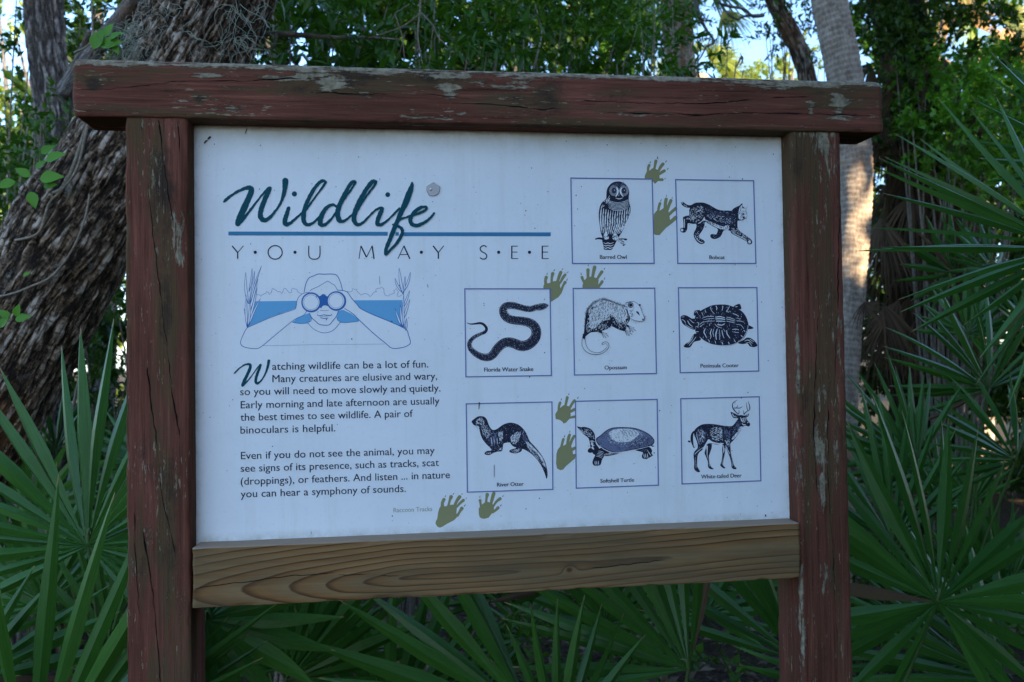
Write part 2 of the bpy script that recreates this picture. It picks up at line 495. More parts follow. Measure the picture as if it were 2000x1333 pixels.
board('post', 'z', Z0, ZT + 0.5665, 0.958, 1.093, 0.0, 0.136, (.010, .012, .006, .006), M_PAINT, sign, seed=11,
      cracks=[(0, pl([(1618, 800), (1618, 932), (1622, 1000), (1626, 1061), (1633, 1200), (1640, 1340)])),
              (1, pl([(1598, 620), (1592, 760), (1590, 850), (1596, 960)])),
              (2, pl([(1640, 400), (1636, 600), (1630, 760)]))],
      pale=[(1610, 285, 26, 30, .95), (1625, 330, 16, 40, .8), (1600, 262, 50, 10, .85), (1645, 300, 6, 60, .7), (1612, 430, 30, 90, .25), (1625, 560, 10, 120, .45),
            (1640, 680, 8, 90, .5), (1600, 780, 12, 40, .7), (1606, 960, 10, 60, .95), (1603, 880, 16, 70, .8),
            (1612, 1130, 14, 50, .9), (1565, 900, 8, 120, .6), (1568, 1200, 5, 160, .75), (1560, 700, 8, 120, .6), (1634, 900, 14, 90, .4)],
      dark=[(1600, 760, 40, 60, .6), (1625, 700, 30, 300, .3), (1560, 300, 20, 60, .5), (1620, 1130, 20, 50, .4)])
bz0, bz1 = ZT + 0.5655, ZT + 0.700
def crown(v):
    t = np.clip((v[:, 2] - (bz1 - 0.021)) / 0.006, 0, 1)
    return t * (0.95 + 0.35 * (vnoise(v * np.array([9, 3, 3]), 3) - 0.5))
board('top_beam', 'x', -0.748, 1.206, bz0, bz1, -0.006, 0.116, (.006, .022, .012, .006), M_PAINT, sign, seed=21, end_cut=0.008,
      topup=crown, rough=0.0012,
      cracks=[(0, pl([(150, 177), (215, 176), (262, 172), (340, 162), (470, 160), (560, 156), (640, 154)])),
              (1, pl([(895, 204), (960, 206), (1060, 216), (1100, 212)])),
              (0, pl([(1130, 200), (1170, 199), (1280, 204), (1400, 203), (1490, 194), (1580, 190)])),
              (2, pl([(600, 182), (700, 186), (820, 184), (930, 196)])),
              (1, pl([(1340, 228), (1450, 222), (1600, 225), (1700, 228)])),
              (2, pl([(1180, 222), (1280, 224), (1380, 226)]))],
      pale=[(650, 160, 40, 30, .95), (610, 150, 40, 10, .7), (700, 185, 30, 8, .8), (400, 149, 40, 5, .95), (560, 154, 70, 8, .75), (250, 130, 30, 8, .6),
            (740, 142, 40, 12, 1.0), (880, 180, 20, 24, .9), (900, 150, 90, 8, .9), (950, 160, 40, 12, .8), (1010, 160, 50, 25, .85), (1040, 150, 50, 15, 1.0), (800, 135, 70, 8, .9),
            (900, 224, 14, 6, .9), (850, 232, 70, 5, .7), (1490, 170, 60, 10, .8), (1530, 165, 90, 14, .95), (1610, 165, 40, 12, .9),
            (1640, 200, 22, 28, 1.0), (1585, 210, 10, 20, .8), (1640, 230, 50, 10, .6), (1690, 165, 30, 6, .7), (1560, 246, 60, 8, .7),
            (440, 215, 50, 5, .6), (290, 206, 40, 6, .6), (360, 197, 16, 4, .9), (1250, 198, 40, 5, .5), (1240, 225, 50, 5, .6), (1380, 190, 60, 5, .5), (1300, 225, 50, 6, .5),
            (680, 210, 30, 5, .6), (400, 225, 40, 4, .6), (150, 140, 8, 60, .4)],
      dark=[(700, 150, 80, 40, .8), (1070, 180, 50, 35, 1.0), (1000, 190, 90, 30, .6), (850, 150, 120, 20, .7), (180, 165, 14, 14, 1.0), (390, 193, 14, 10, 1.2),
            (260, 215, 80, 14, .6), (600, 165, 60, 20, .5), (1200, 190, 60, 40, .5), (1620, 200, 60, 40, .4), (700, 240, 1200, 5, .4), (550, 133, 14, 8, .8)])
RC = P(870, 1123, 0)
def rings(v):
    x = v[:, 0]; z = v[:, 2]
    kx = pxm(0)
    px_ = (x - RC.x) / kx
    zc = RC.z + np.interp(px_, [-500, -330, 0, 150, 290, 700], [-14 * kx, -9 * kx, 0, 5 * kx, 10 * kx, 26 * kx])
    zc = zc + (fbm(np.stack([x * 3, x * 0, x * 0], -1), 2, 4) - 0.5) * 0.012
    h = (z - zc) / kx
    h = np.where(v[:, 1] > 0.006, h * 1.0 + (v[:, 1] - 0.006) / kx * 0.8, h)
    w = np.where(px_ < 0, np.interp(-px_, [0, 90, 126, 190, 334, 500], [0, 6, 13, 21, 43, 62]), np.interp(px_, [0, 120, 290, 700], [0, 5, 15, 19]))
    p = np.sqrt(h ** 2 + w ** 2)
    kp = P(1110, 1111, 0)
    kd = np.sqrt(((x - kp.x) / kx / 1.6) ** 2 + ((z - kp.z) / kx) ** 2)
    p = p + 9 * np.exp(-(kd / 9) ** 2)
    kp2 = P(1110, 1111, 0)
    knot = np.exp(-(np.sqrt(((x - kp2.x) / kx) ** 2 + ((z - kp2.z) / kx / .8) ** 2) / 7) ** 2)
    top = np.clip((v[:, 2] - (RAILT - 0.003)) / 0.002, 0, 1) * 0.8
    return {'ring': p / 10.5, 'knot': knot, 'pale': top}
RAILT = ZT - 0.4135
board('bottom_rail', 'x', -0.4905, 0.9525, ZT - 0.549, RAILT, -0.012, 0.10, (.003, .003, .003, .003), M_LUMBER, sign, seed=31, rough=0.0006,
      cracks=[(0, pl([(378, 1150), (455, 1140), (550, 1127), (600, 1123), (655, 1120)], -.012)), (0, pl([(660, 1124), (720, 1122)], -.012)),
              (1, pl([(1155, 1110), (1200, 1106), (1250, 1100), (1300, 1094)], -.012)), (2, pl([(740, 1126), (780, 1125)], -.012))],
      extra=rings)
# nails heads / screws are not visible on the timber in the photograph

# ------------------------------------------------------------------ the printed panel
PY = 0.052
def Q(px, py): 
    p = P(px, py, PY); return (p.x, p.z)
def panel():
    x0, x1, z0, z1 = -0.515, 0.973, ZT - 0.430, ZT + 0.566
    nx, nz = 120, 80
    X, Zz = np.meshgrid(np.linspace(x0, x1, nx + 1), np.linspace(z0, z1, nz + 1), indexing='ij')
    f = np.stack([X, np.full_like(X, PY), Zz], -1).reshape(-1, 3)
    bk = f.copy(); bk[:, 1] += 0.012
    i, j = np.meshgrid(np.arange(nx), np.arange(nz), indexing='ij')
    q = lambda a, b: a * (nz + 1) + b
    F = np.stack([q(i, j), q(i + 1, j), q(i + 1, j + 1), q(i, j + 1)], -1).reshape(-1, 4)
    n = len(f)
    F2 = F[:, ::-1] + n
    rim = []
    for a in range(nx):
        rim.append((q(a, 0), q(a, 0) + n, q(a + 1, 0) + n, q(a + 1, 0))); rim.append((q(a + 1, nz), q(a + 1, nz) + n, q(a, nz) + n, q(a, nz)))
    for b_ in range(nz):
        rim.append((q(0, b_ + 1), q(0, b_ + 1) + n, q(0, b_) + n, q(0, b_))); rim.append((q(nx, b_), q(nx, b_) + n, q(nx, b_ + 1) + n, q(nx, b_ + 1)))
    v = np.concatenate([f, bk])
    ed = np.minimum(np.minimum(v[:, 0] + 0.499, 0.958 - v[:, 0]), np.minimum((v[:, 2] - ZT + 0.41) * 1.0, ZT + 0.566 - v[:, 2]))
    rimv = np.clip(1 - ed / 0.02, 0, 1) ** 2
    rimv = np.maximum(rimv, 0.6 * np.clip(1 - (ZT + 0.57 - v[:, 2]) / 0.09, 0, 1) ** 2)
    return mesh_np('panel', v, np.concatenate([F, F2, np.array(rim)]).astype(np.int32), M_PANEL, sign, attrs={'rim': rimv})
PANEL = panel()

class Art:
    """flat print collected as one mesh a few hundredths of a millimetre proud of the panel"""
    def __init__(s, ox, oy, sc, base=0.0003):
        s.ox, s.oy, s.sc = ox, oy, sc
        s.v = []; s.f = []; s.m = []; s.mats = []; s.layer = 0; s.base = base
    def T(s, x, y): return Q(s.ox + x / s.sc, s.oy + y / s.sc)
    def mi(s, mat):
        if mat not in s.mats: s.mats.append(mat)
        return s.mats.index(mat)
    def add(s, pts, tris, mat):
        s.layer += 1
        y = PY - s.base - s.layer * 2.0e-6
        n = len(s.v)
        for x, z in pts: s.v.append((x, y, z))
        k = s.mi(mat)
        for t in tris: s.f.append(tuple(n + a for a in t)); s.m.append(k)
    def poly(s, pts, mat, smooth=False):
        if smooth: pts = smooth_pts(pts, True, 3)
        w = [s.T(*p) for p in pts]
        s.add(w, tessellate_polygon([[Vector((a, b, 0)) for a, b in w]]), mat)
    def stroke(s, pts, mat, w=None, smooth=True, rough=0, cap=True, sub=5, climb=0.1):
        """pts (x, y) or (x, y, w)"""
        P3 = [(p[0], p[1], p[2] if len(p) > 2 else w) for p in pts]
        if smooth and len(P3) > 2: P3 = smooth_pts(P3, False, sub)
        n = len(P3)
        L = []; R = []
        rr = random.Random(len(s.v))
        for i in range(n):
            a = P3[max(0, i - 1)]; b = P3[min(n - 1, i + 1)]
            dx, dy = b[0] - a[0], b[1] - a[1]; l = math.hypot(dx, dy) or 1
            hw = P3[i][2] / 2
            ra, rb = (rr.uniform(-rough, rough), rr.uniform(-rough, rough)) if rough else (0, 0)
            L.append((P3[i][0] - dy / l * (hw + ra), P3[i][1] + dx / l * (hw + ra)))
            R.append((P3[i][0] + dy / l * (hw + rb), P3[i][1] - dx / l * (hw + rb)))
        w_ = [s.T(*p) for p in L] + [s.T(*p) for p in R]
        # strips that cross themselves climb by a hair
        for i in range(n - 1):
            s.add([w_[i], w_[i + 1], w_[n + i + 1], w_[n + i]], [(0, 1, 2), (0, 2, 3)], mat)
            s.layer -= 1 - climb
        s.layer += 1
        if cap and P3[0][2] > 6:
            for e in (0, n - 1):
                s.disc(P3[e][0], P3[e][1], P3[e][2] / 2, mat, 10)
    def disc(s, x, y, r, mat, n=16, sy=1.0):
        p = [s.T(x + r * math.cos(k * 2 * math.pi / n), y + sy * r * math.sin(k * 2 * math.pi / n)) for k in range(n)]
        s.add(p, [(0, k, k + 1) for k in range(1, n - 1)], mat)
    def ring(s, x, y, r, w, mat, n=28, a0=0, a1=360, sy=1.0):
        s.stroke([(x + r * math.cos(rad(a0 + (a1 - a0) * k / n)), y + sy * r * math.sin(rad(a0 + (a1 - a0) * k / n)), w) for k in range(n + 1)], mat, smooth=False, cap=False)
    def hatch(s, poly, n, ang, ln, w, mat, seed=1, jit=0.25):
        r = random.Random(seed)
        xs = [p[0] for p in poly]; ys = [p[1] for p in poly]
        k = 0; tries = 0
        while k < n and tries < n * 8:
            tries += 1
            x = r.uniform(min(xs), max(xs)); y = r.uniform(min(ys), max(ys))
            if not inside(x, y, poly): continue
            a = (ang(x, y) if callable(ang) else ang); a = rad(a) + r.uniform(-jit, jit)
            l = ln * r.uniform(0.5, 1.2) / 2
            p0 = (x - l * math.cos(a), y - l * math.sin(a)); p1 = (x + l * math.cos(a), y + l * math.sin(a))
            if not (inside(*p0, poly) and inside(*p1, poly)): continue
            ww = w * 1.5 * r.uniform(0.6, 1.2)
            s.stroke([(p0[0], p0[1], ww * .3), (x, y, ww), (p1[0], p1[1], ww * .2)], mat, smooth=False, cap=False)
            k += 1
    def build(s, name, label=None):
        o = mesh_np(name, s.v, s.f, None, PANEL, mats=s.mats, midx=s.m)
        if label: o['label'] = label
        return o

def inside(x, y, poly):
    c = False; n = len(poly); j = n - 1
    for i in range(n):
        xi, yi = poly[i][0], poly[i][1]; xj, yj = poly[j][0], poly[j][1]
        if (yi > y) != (yj > y) and x < (xj - xi) * (y - yi) / (yj - yi) + xi: c = not c
        j = i
    return c

def smooth_pts(pts, closed, sub):
    n = len(pts); out = []
    d = len(pts[0])
    rng = range(n) if closed else range(n - 1)
    for i in rng:
        p = [pts[(i + k) % n] if closed else pts[min(max(i + k, 0), n - 1)] for k in (-1, 0, 1, 2)]
        for s_ in range(sub):
            t = s_ / sub
            out.append(tuple(0.5 * ((2 * p[1][q]) + (-p[0][q] + p[2][q]) * t + (2 * p[0][q] - 5 * p[1][q] + 4 * p[2][q] - p[3][q]) * t * t
                                    + (-p[0][q] + 3 * p[1][q] - 3 * p[2][q] + p[3][q]) * t ** 3) for q in range(d)))
    if not closed: out.append(tuple(pts[-1][:d]))
    return out

# ---- title in brush script
A1 = Art(420, 330, 2.941, 0.0006)
A1.stroke([(77, 372), (992, 374)], M_RULE, 22, cap=False)
A1.stroke([(1086, 376), (1928, 377)], M_RULE, 22, cap=False)
A1.stroke([(1036, 375), (1056, 375)], M_RULE, 20, cap=False)
A1.build('title_rule')
def script_w(A, pts1, pts2, pts3, rough):
    A.stroke(pts1, M_TITLE, rough=rough, climb=1); A.stroke(pts2, M_TITLE, rough=rough, climb=1); A.stroke(pts3, M_TITLE, rough=rough, climb=1)
A1 = Art(420, 330, 2.941, 0.0009)
R_ = 1.6
W1 = [(52, 190, 12), (62, 180, 18), (90, 157, 14), (130, 132, 16), (172, 113, 20), (202, 112, 30), (209, 130, 32), (192, 172, 34), (165, 232, 36), (142, 285, 36), (131, 316, 32)]
W2 = [(132, 318, 22), (160, 292, 18), (205, 235, 14), (255, 170, 12), (300, 118, 14), (316, 112, 20)]
W3 = [(314, 118, 24), (296, 155, 28), (275, 205, 30), (262, 250, 30), (264, 282, 30), (285, 296, 26), (312, 282, 20), (345, 246, 15), (375, 200, 16), (394, 150, 22), (402, 105, 30), (404, 70, 36)]
A1.stroke(W1, M_TITLE, rough=R_, climb=1); A1.stroke(W2, M_TITLE, rough=R_, climb=1); A1.stroke(W3, M_TITLE, rough=R_, climb=1)
A1.stroke([(423, 226, 20), (412, 262, 24), (401, 300, 28), (408, 320, 26), (432, 313, 18), (465, 285, 14), (495, 258, 12)], M_TITLE, rough=R_, climb=1)
A1.stroke([(495, 258, 12), (520, 240, 12), (556, 190, 12), (592, 140, 12), (622, 100, 13), (634, 78, 16), (620, 70, 18), (594, 85, 20), (566, 122, 22), (540, 168, 24), (518, 222, 26), (508, 272, 28), (513, 308, 26), (535, 322, 20), (565, 310, 14), (600, 275, 12), (618, 250, 10)], M_TITLE, rough=R_, climb=1)
A1.stroke([(700, 222, 14), (682, 208, 16), (655, 214, 20), (627, 242, 24), (607, 285, 28), (606, 318, 28), (626, 324, 20), (655, 302, 14), (688, 262, 12), (710, 226, 12), (745, 172, 12), (780, 122, 12), (800, 92, 13), (803, 76, 18), (786, 80, 20), (764, 110, 22), (738, 158, 24), (714, 212, 28), (704, 258, 30), (714, 296, 28), (736, 302, 18), (765, 284, 13), (795, 258, 12)], M_TITLE, rough=R_, climb=1)
A1.stroke([(795, 258, 12), (820, 236, 12), (850, 188, 12), (888, 132, 12), (916, 96, 13), (922, 76, 20), (903, 76, 24), (878, 106, 24), (850, 150, 25), (822, 205, 28), (802, 258, 30), (800, 300, 28), (820, 322, 20), (852, 308, 14), (888, 270, 12), (925, 236, 13), (958, 226, 20), (955, 245, 24), (938, 285, 26), (932, 315, 24), (950, 322, 18), (980, 305, 13), (1020, 268, 12), (1058, 228, 12)], M_TITLE, rough=R_, climb=1)
A1.stroke([(1132, 82, 12), (1128, 110, 28), (1112, 150, 34), (1090, 205, 32), (1066, 258, 28), (1048, 300, 26), (1028, 350, 26), (1003, 410, 24), (984, 458, 22), (980, 488, 20)], M_TITLE, rough=R_, climb=1)
A1.stroke([(981, 492, 18), (1004, 470, 15), (1045, 425, 18), (1072, 380, 20), (1074, 350, 20), (1055, 332, 16), (1022, 322, 12)], M_TITLE, rough=R_, climb=1)
A1.stroke([(1040, 306, 13), (1070, 288, 12), (1110, 276, 12), (1160, 260, 14), (1200, 243, 14), (1216, 228, 15), (1206, 220, 16), (1175, 226, 20), (1142, 254, 22), (1122, 288, 24), (1130, 318, 24), (1160, 326, 20), (1200, 310, 17), (1238, 282, 14), (1258, 256, 12)], M_TITLE, rough=R_, climb=1)
A1.build('title_lettering')
for x, y, r_ in ((456, 145, 15), (992, 149, 14)):
    A1 = Art(420, 330, 2.941, 0.0006); A1.disc(x, y, r_, M_TITLE); A1.build('dot')

# ---- spaced capitals, drawn stroke by stroke
B0, T0 = 518.0, 443.0
def caps(ch, x0, x1, y0=B0, y1=T0, w=7.5, t=4.5):
    X = lambda u: x0 + (x1 - x0) * u
    Yy = lambda v: y0 + (y1 - y0) * v
    S = lambda pts, ww, sm=False: A1.stroke([(X(a), Yy(b)) for a, b in pts], M_INK, ww, smooth=sm, cap=False, sub=6)
    global A1
    A1 = Art(420, 330, 2.941, 0.0006)
    if ch == 'Y': S([(0, 1), (.5, .48)], w); S([(1, 1), (.5, .48)], t); S([(.5, .5), (.5, 0)], w)
    if ch == 'O': S([(.5 + .5 * math.cos(rad(k * 12)), .5 + .52 * math.sin(rad(k * 12))) for k in range(31)], 6.5)
    if ch == 'U': S([(.02, 1), (.02, .35), (.1, .12), (.28, 0), (.5, -.02), (.72, 0), (.9, .12), (.98, .35), (.98, 1)], 6, True)
    if ch == 'M': S([(.02, 0), (.14, 1)], t); S([(.14, 1), (.5, .12)], w); S([(.5, .12), (.86, 1)], t); S([(.86, 1), (.98, 0)], w)
    if ch == 'A': S([(0, 0), (.5, 1)], t); S([(.5, 1), (1, 0)], w); S([(.2, .33), (.8, .33)], t)
    if ch == 'S': S([(.93, .9), (.6, 1.02), (.2, .93), (.06, .74), (.3, .56), (.72, .42), (.95, .24), (.78, .03), (.4, -.02), (.03, .09)], 6.5, True)
    if ch == 'E':
        S([(.06, 0), (.06, 1)], w); S([(.06, .975), (.95, .975)], t); S([(.06, .52), (.88, .52)], t); S([(.06, .025), (1, .025)], t)
    A1.build('letter')
for ch, a, b in (('Y', 98, 163), ('O', 305, 386), ('U', 537, 604), ('M', 825, 915), ('A', 1050, 1119), ('Y', 1252, 1313), ('S', 1520, 1563), ('E', 1702, 1741), ('E', 1877, 1917)):
    caps(ch, a, b)
for x in (231, 459, 1185, 1629, 1806):
    A1 = Art(420, 330, 2.941, 0.0006); A1.disc(x, 480, 9.5, M_INK, 12); A1.build('dot')

# ---- running text (Blender's own built-in face)
def _caph():
    cu = bpy.data.curves.new('t', 'FONT'); cu.body = 'H'; ob = bpy.data.objects.new('t', cu); COL.objects.link(ob)
    bpy.context.view_layer.update()
    me = bpy.data.meshes.new_from_object(ob.evaluated_get(bpy.context.evaluated_depsgraph_get()))
    h = max(v.co.y for v in me.vertices); bpy.data.objects.remove(ob); bpy.data.curves.remove(cu); bpy.data.meshes.remove(me)
    return h
CAPH = _caph(); print('CAPH', CAPH)
def text(body, ax, bx, by, mat, capk, ox, oy, sc, name='text_line', bold=0.00012):
    cu = bpy.data.curves.new('t', 'FONT'); cu.body = body; cu.size = 1.0; cu.fill_mode = 'FRONT'; cu.resolution_u = 3
    ob = bpy.data.objects.new('t', cu); COL.objects.link(ob)
    bpy.context.view_layer.update()
    me = bpy.data.meshes.new_from_object(ob.evaluated_get(bpy.context.evaluated_depsgraph_get()))
    bpy.data.objects.remove(ob); bpy.data.curves.remove(cu)
    n = len(me.vertices); co = np.zeros(n * 3); me.vertices.foreach_get('co', co); co = co.reshape(-1, 3)
    a = Q(ox + ax / sc, oy + by / sc); b = Q(ox + bx / sc, oy + by / sc)
    kx = (b[0] - a[0]) / (co[:, 0].max() - co[:, 0].min())
    h = abs(Q(ox + ax / sc, oy + (by - capk) / sc)[1] - a[1])
    ky = h / CAPH
    out = np.stack([a[0] + (co[:, 0] - co[:, 0].min()) * kx, np.full(n, PY - 0.0006), a[1] + co[:, 1] * ky], -1)
    fs = [tuple(p.vertices) for p in me.polygons]; V = []; F = []
    for k, dx in enumerate((0, -bold, bold)):      # a hair of weight either side of the outline
        q = out.copy(); q[:, 0] += dx; q[:, 1] += k * 3e-6
        F += [tuple(i + len(V) for i in f) for f in fs]; V += q.tolist()
    bpy.data.meshes.remove(me)
    return mesh_np(name, V, F, mat, PANEL)
C_ = (440, 690, 4.039)
for t, a, b, y in (("atching wildlife can be a lot of fun.", 370, 1602, 133), ("Many creatures are elusive and wary,", 372, 1672, 231),
                   ("so you will need to move slowly and quietly.", 118, 1698, 333), ("Early morning and late afternoon are usually", 122, 1690, 437),
                   ("the best times to see wildlife. A pair of", 120, 1480, 535), ("binoculars is helpful.", 120, 868, 636),
                   ("Even if you do not see the animal, you may", 124, 1652, 838), ("see signs of its presence, such as tracks, scat", 122, 1686, 938),
                   ("(droppings), or feathers. And listen ... in nature", 122, 1772, 1040), ("you can hear a symphony of sounds.", 122, 1425, 1140)):
    text(t, a, b, y, M_INK, 58, *C_)
text("Raccoon Tracks", 1327, 1632, 1257, M_GREYTXT, 36, *C_, name='small_caption')
A1 = Art(440, 690, 4.039, 0.0006)
W1 = [(70, 160, 8), (80, 152, 13), (112, 120, 10), (152, 94, 12), (185, 88, 18), (198, 98, 22), (192, 130, 24), (172, 175, 24), (150, 220, 25), (136, 256, 22)]
W2 = [(138, 258, 16), (160, 238, 13), (200, 192, 10), (240, 135, 9), (272, 96, 12), (280, 92, 14)]
W3 = [(280, 98, 16), (266, 130, 20), (250, 170, 21), (241, 210, 22), (245, 236, 21), (262, 236, 16), (290, 208, 12), (318, 158, 14), (336, 105, 20), (344, 62, 24)]
for w_ in (W1, W2, W3): A1.stroke(w_, M_TITLE, rough=1.0, climb=1)
A1.build('drop_capital')
CAP = [("Barred Owl", 415, 718, 1195, 45, (1100, 300, 5.795)), ("Bobcat", 600, 810, 1170, 52, (1300, 340, 7.016)), ("Florida Water Snake", 313, 967, 1207, 55, (900, 550, 6.837)),
       ("Opossum", 567, 870, 1207, 52, (1100, 550, 7.015)), ("Peninsula Cooter", 408, 930, 1183, 52, (1310, 550, 7.016)), ("River Otter", 472, 818, 1205, 50, (900, 770, 6.665)),
       ("Softshell Turtle", 440, 900, 1217, 52, (1110, 770, 7.016)), ("White-tailed Deer", 347, 900, 1230, 54, (1320, 760, 7.017))]
for t, a, b, y, ck, fr in CAP: text(t, a, b, y, M_INK, ck, *fr, name='caption', bold=0.00032)

# ---- picture frames
FR = {'o': (1100, 300, 5.795, [(85, 280), (1005, 292), (1028, 1245), (103, 1247)]), 'b': (1300, 340, 7.016, [(135, 80), (1203, 95), (1235, 1228), (165, 1228)]),
      's': (900, 550, 6.837, [(52, 100), (1190, 100), (1208, 1257), (68, 1275)]), 'p': (1100, 550, 7.015, [(135, 97), (1252, 93), (1275, 1262), (152, 1283)]),
      'c': (1310, 550, 7.016, [(103, 88), (1178, 85), (1203, 1228), (128, 1252)]), 'r': (900, 770, 6.665, [(70, 128), (1185, 103), (1197, 1240), (85, 1277)]),
      't': (1110, 770, 7.016, [(97, 100), (1215, 73), (1232, 1248), (107, 1290)]), 'd': (1320, 760, 7.017, [(65, 135), (1140, 107), (1162, 1258), (83, 1302)])}
for k, (ox, oy, sc, c) in FR.items():
    A1 = Art(ox, oy, sc, 0.0012)
    w = 2.15 * sc; h = w / 2
    (x0, y0), (x1, y1), (x2, y2), (x3, y3) = c
    A1.stroke([(x0 - h, y0), (x1 + h, y1)], M_FRAME, w, cap=False); A1.stroke([(x3 - h, y3), (x2 + h, y2)], M_FRAME, w, cap=False)
    A1.stroke([(x0, y0), (x3, y3)], M_FRAME, w, cap=False); A1.stroke([(x1, y1), (x2, y2)], M_FRAME, w, cap=False)
    A1.build('picture_frame')

# ---- raccoon tracks
def paw(ox, oy, sc, palm, fingers, claws, cut=()):
    A = Art(ox, oy, sc, 0.0003)
    A.poly(palm, M_PAW, smooth=False)
    for f in fingers: A.stroke(f, M_PAW, climb=0.5)
    for (a, b, c, d, w) in claws: A.stroke([(a, b, w), (c, d, w * .25)], M_CLAW, smooth=False, cap=False)
    A.build('raccoon_track')
Z4 = (840, 940, 12.5)
paw(*Z4, [(262, 600), (220, 680), (195, 780), (175, 920), (140, 980), (132, 1040), (180, 1115), (240, 1138), (300, 1115), (420, 1040), (580, 960), (650, 890), (690, 800), (640, 790), (650, 700), (660, 610), (580, 575), (500, 580), (400, 610), (345, 620)],
    [[(305, 660, 90), (300, 540, 76), (338, 450, 84)], [(440, 640, 70), (475, 490, 56), (512, 385, 92)], [(590, 620, 70), (655, 480, 76), (722, 385, 88)],
     [(655, 620, 60), (730, 540, 62), (812, 470, 76)], [(670, 840, 66), (730, 735, 62), (775, 668, 92)]],
    [(365, 388, 385, 342, 26), (555, 328, 592, 288, 26), (770, 330, 796, 298, 26), (872, 432, 898, 404, 22), (830, 615, 870, 568, 28)])
paw(*Z4, [(1215, 630), (1188, 670), (1190, 800), (1210, 880), (1260, 912), (1320, 922), (1430, 893), (1500, 800), (1555, 740), (1560, 640), (1520, 540), (1400, 505), (1320, 530), (1270, 570)],
    [[(1245, 640, 62), (1228, 530, 56), (1220, 475, 76)], [(1362, 560, 66), (1378, 420, 60), (1395, 332, 92)], [(1485, 560, 66), (1520, 420, 84), (1556, 300, 84)],
     [(1540, 620, 50), (1620, 500, 60), (1710, 430, 80)], [(1530, 760, 60), (1610, 700, 66), (1658, 652, 80)]],
    [(1215, 410, 1217, 352, 24), (1765, 382, 1800, 344, 24), (1715, 612, 1747, 568, 30)])
Z5 = (1050, 500, 13.333)
paw(*Z5, [(175, 730), (150, 790), (148, 850), (308, 850), (340, 900), (345, 1205), (400, 1170), (540, 1080), (620, 980), (668, 860), (680, 800), (600, 860), (580, 780), (610, 690), (540, 650), (430, 660), (330, 700), (270, 720)],
    [[(215, 760, 90), (205, 650, 76), (225, 560, 86)], [(365, 720, 66), (370, 570, 66), (393, 465, 90)], [(515, 690, 70), (560, 540, 84), (605, 430, 84)],
     [(590, 700, 55), (660, 570, 76), (718, 492, 68)], [(625, 860, 60), (680, 745, 62), (713, 695, 86)]],
    [(240, 492, 257, 438, 26), (420, 398, 455, 345, 26), (635, 368, 664, 322, 26), (755, 452, 788, 418, 22), (755, 648, 783, 588, 28)])
paw(*Z5, [(1190, 680), (1165, 790), (1172, 845), (1590, 845), (1640, 800), (1575, 740), (1590, 640), (1565, 580), (1490, 575), (1460, 535), (1400, 540), (1280, 570), (1230, 630)],
    [[(1215, 700, 66), (1170, 605, 70), (1156, 562, 78)], [(1310, 620, 66), (1312, 480, 76), (1310, 370, 92)], [(1425, 590, 72), (1455, 430, 84), (1485, 300, 96)],
     [(1530, 640, 56), (1615, 500, 74), (1672, 420, 86)], [(1590, 790, 60), (1650, 720, 74), (1680, 672, 78)]],
    [(1135, 502, 1130, 432, 26), (1316, 272, 1324, 214, 26), (1730, 358, 1755, 308, 26), (1730, 618, 1757, 560, 28)])
Z6 = (1070, 760, 7.843)
paw(*Z6, [(148, 330), (112, 390), (120, 465), (170, 470), (215, 495), (240, 530), (275, 520), (330, 460), (350, 400), (342, 350), (352, 300), (320, 265), (240, 250), (190, 290)],
    [[(165, 350, 34), (170, 270, 38), (188, 212, 40)], [(265, 280, 40), (284, 190, 40), (297, 132, 46)], [(330, 300, 40), (372, 225, 40), (408, 180, 44)], [(335, 352, 42), (408, 315, 46)], [(335, 442, 34), (408, 426, 40)]],
    [(203, 174, 214, 142, 17), (318, 96, 326, 62, 16), (452, 148, 472, 118, 17)])
paw(*Z6, [(200, 870), (150, 930), (130, 1000), (125, 1140), (140, 1220), (190, 1245), (235, 1235), (280, 1180), (418, 1065), (415, 995), (385, 1000), (375, 920), (345, 850), (300, 835), (240, 870)],
    [[(205, 900, 40), (225, 815, 40), (238, 772, 42)], [(300, 860, 46), (316, 760, 48), (332, 706, 44)], [(335, 870, 44), (372, 775, 44), (404, 725, 44)], [(360, 940, 44), (412, 905, 48)], [(370, 1035, 50), (410, 1020, 50)]],
    [(250, 742, 264, 702, 17), (335, 668, 338, 636, 14)])
Z7 = (1250, 300, 7.84)
paw(*Z7, [(102, 280), (72, 345), (72, 390), (185, 390), (195, 430), (230, 468), (270, 430), (300, 380), (295, 320), (295, 260), (240, 240), (190, 228), (140, 270)],
    [[(125, 300, 36), (124, 230, 38), (140, 182, 44)], [(215, 260, 38), (230, 180, 40), (243, 117, 48)], [(280, 280, 38), (318, 205, 48), (352, 163, 48)], [(285, 325, 36), (340, 286, 48), (372, 268, 48)], [(270, 405, 34), (320, 403, 44), (342, 403, 42)]],
    [(150, 152, 167, 118, 17), (262, 80, 269, 42, 16), (390, 138, 410, 106, 18), (415, 249, 437, 223, 17), (373, 396, 402, 380, 12)])
paw(*Z7, [(262, 870), (212, 930), (205, 1230), (240, 1250), (300, 1252), (330, 1215), (400, 1140), (480, 1080), (522, 1045), (460, 1020), (445, 920), (425, 850), (370, 830), (300, 880)],
    [[(275, 900, 36), (290, 815, 40), (305, 768, 44)], [(385, 860, 52), (390, 760, 52), (400, 702, 50)], [(415, 870, 46), (450, 775, 48), (473, 722, 48)], [(440, 940, 46), (500, 882, 46), (545, 850, 50)], [(470, 1050, 56), (545, 985, 60)]],
    [(314, 737, 329, 698, 18), (403, 662, 405, 632, 14), (488, 692, 496, 666, 14)])

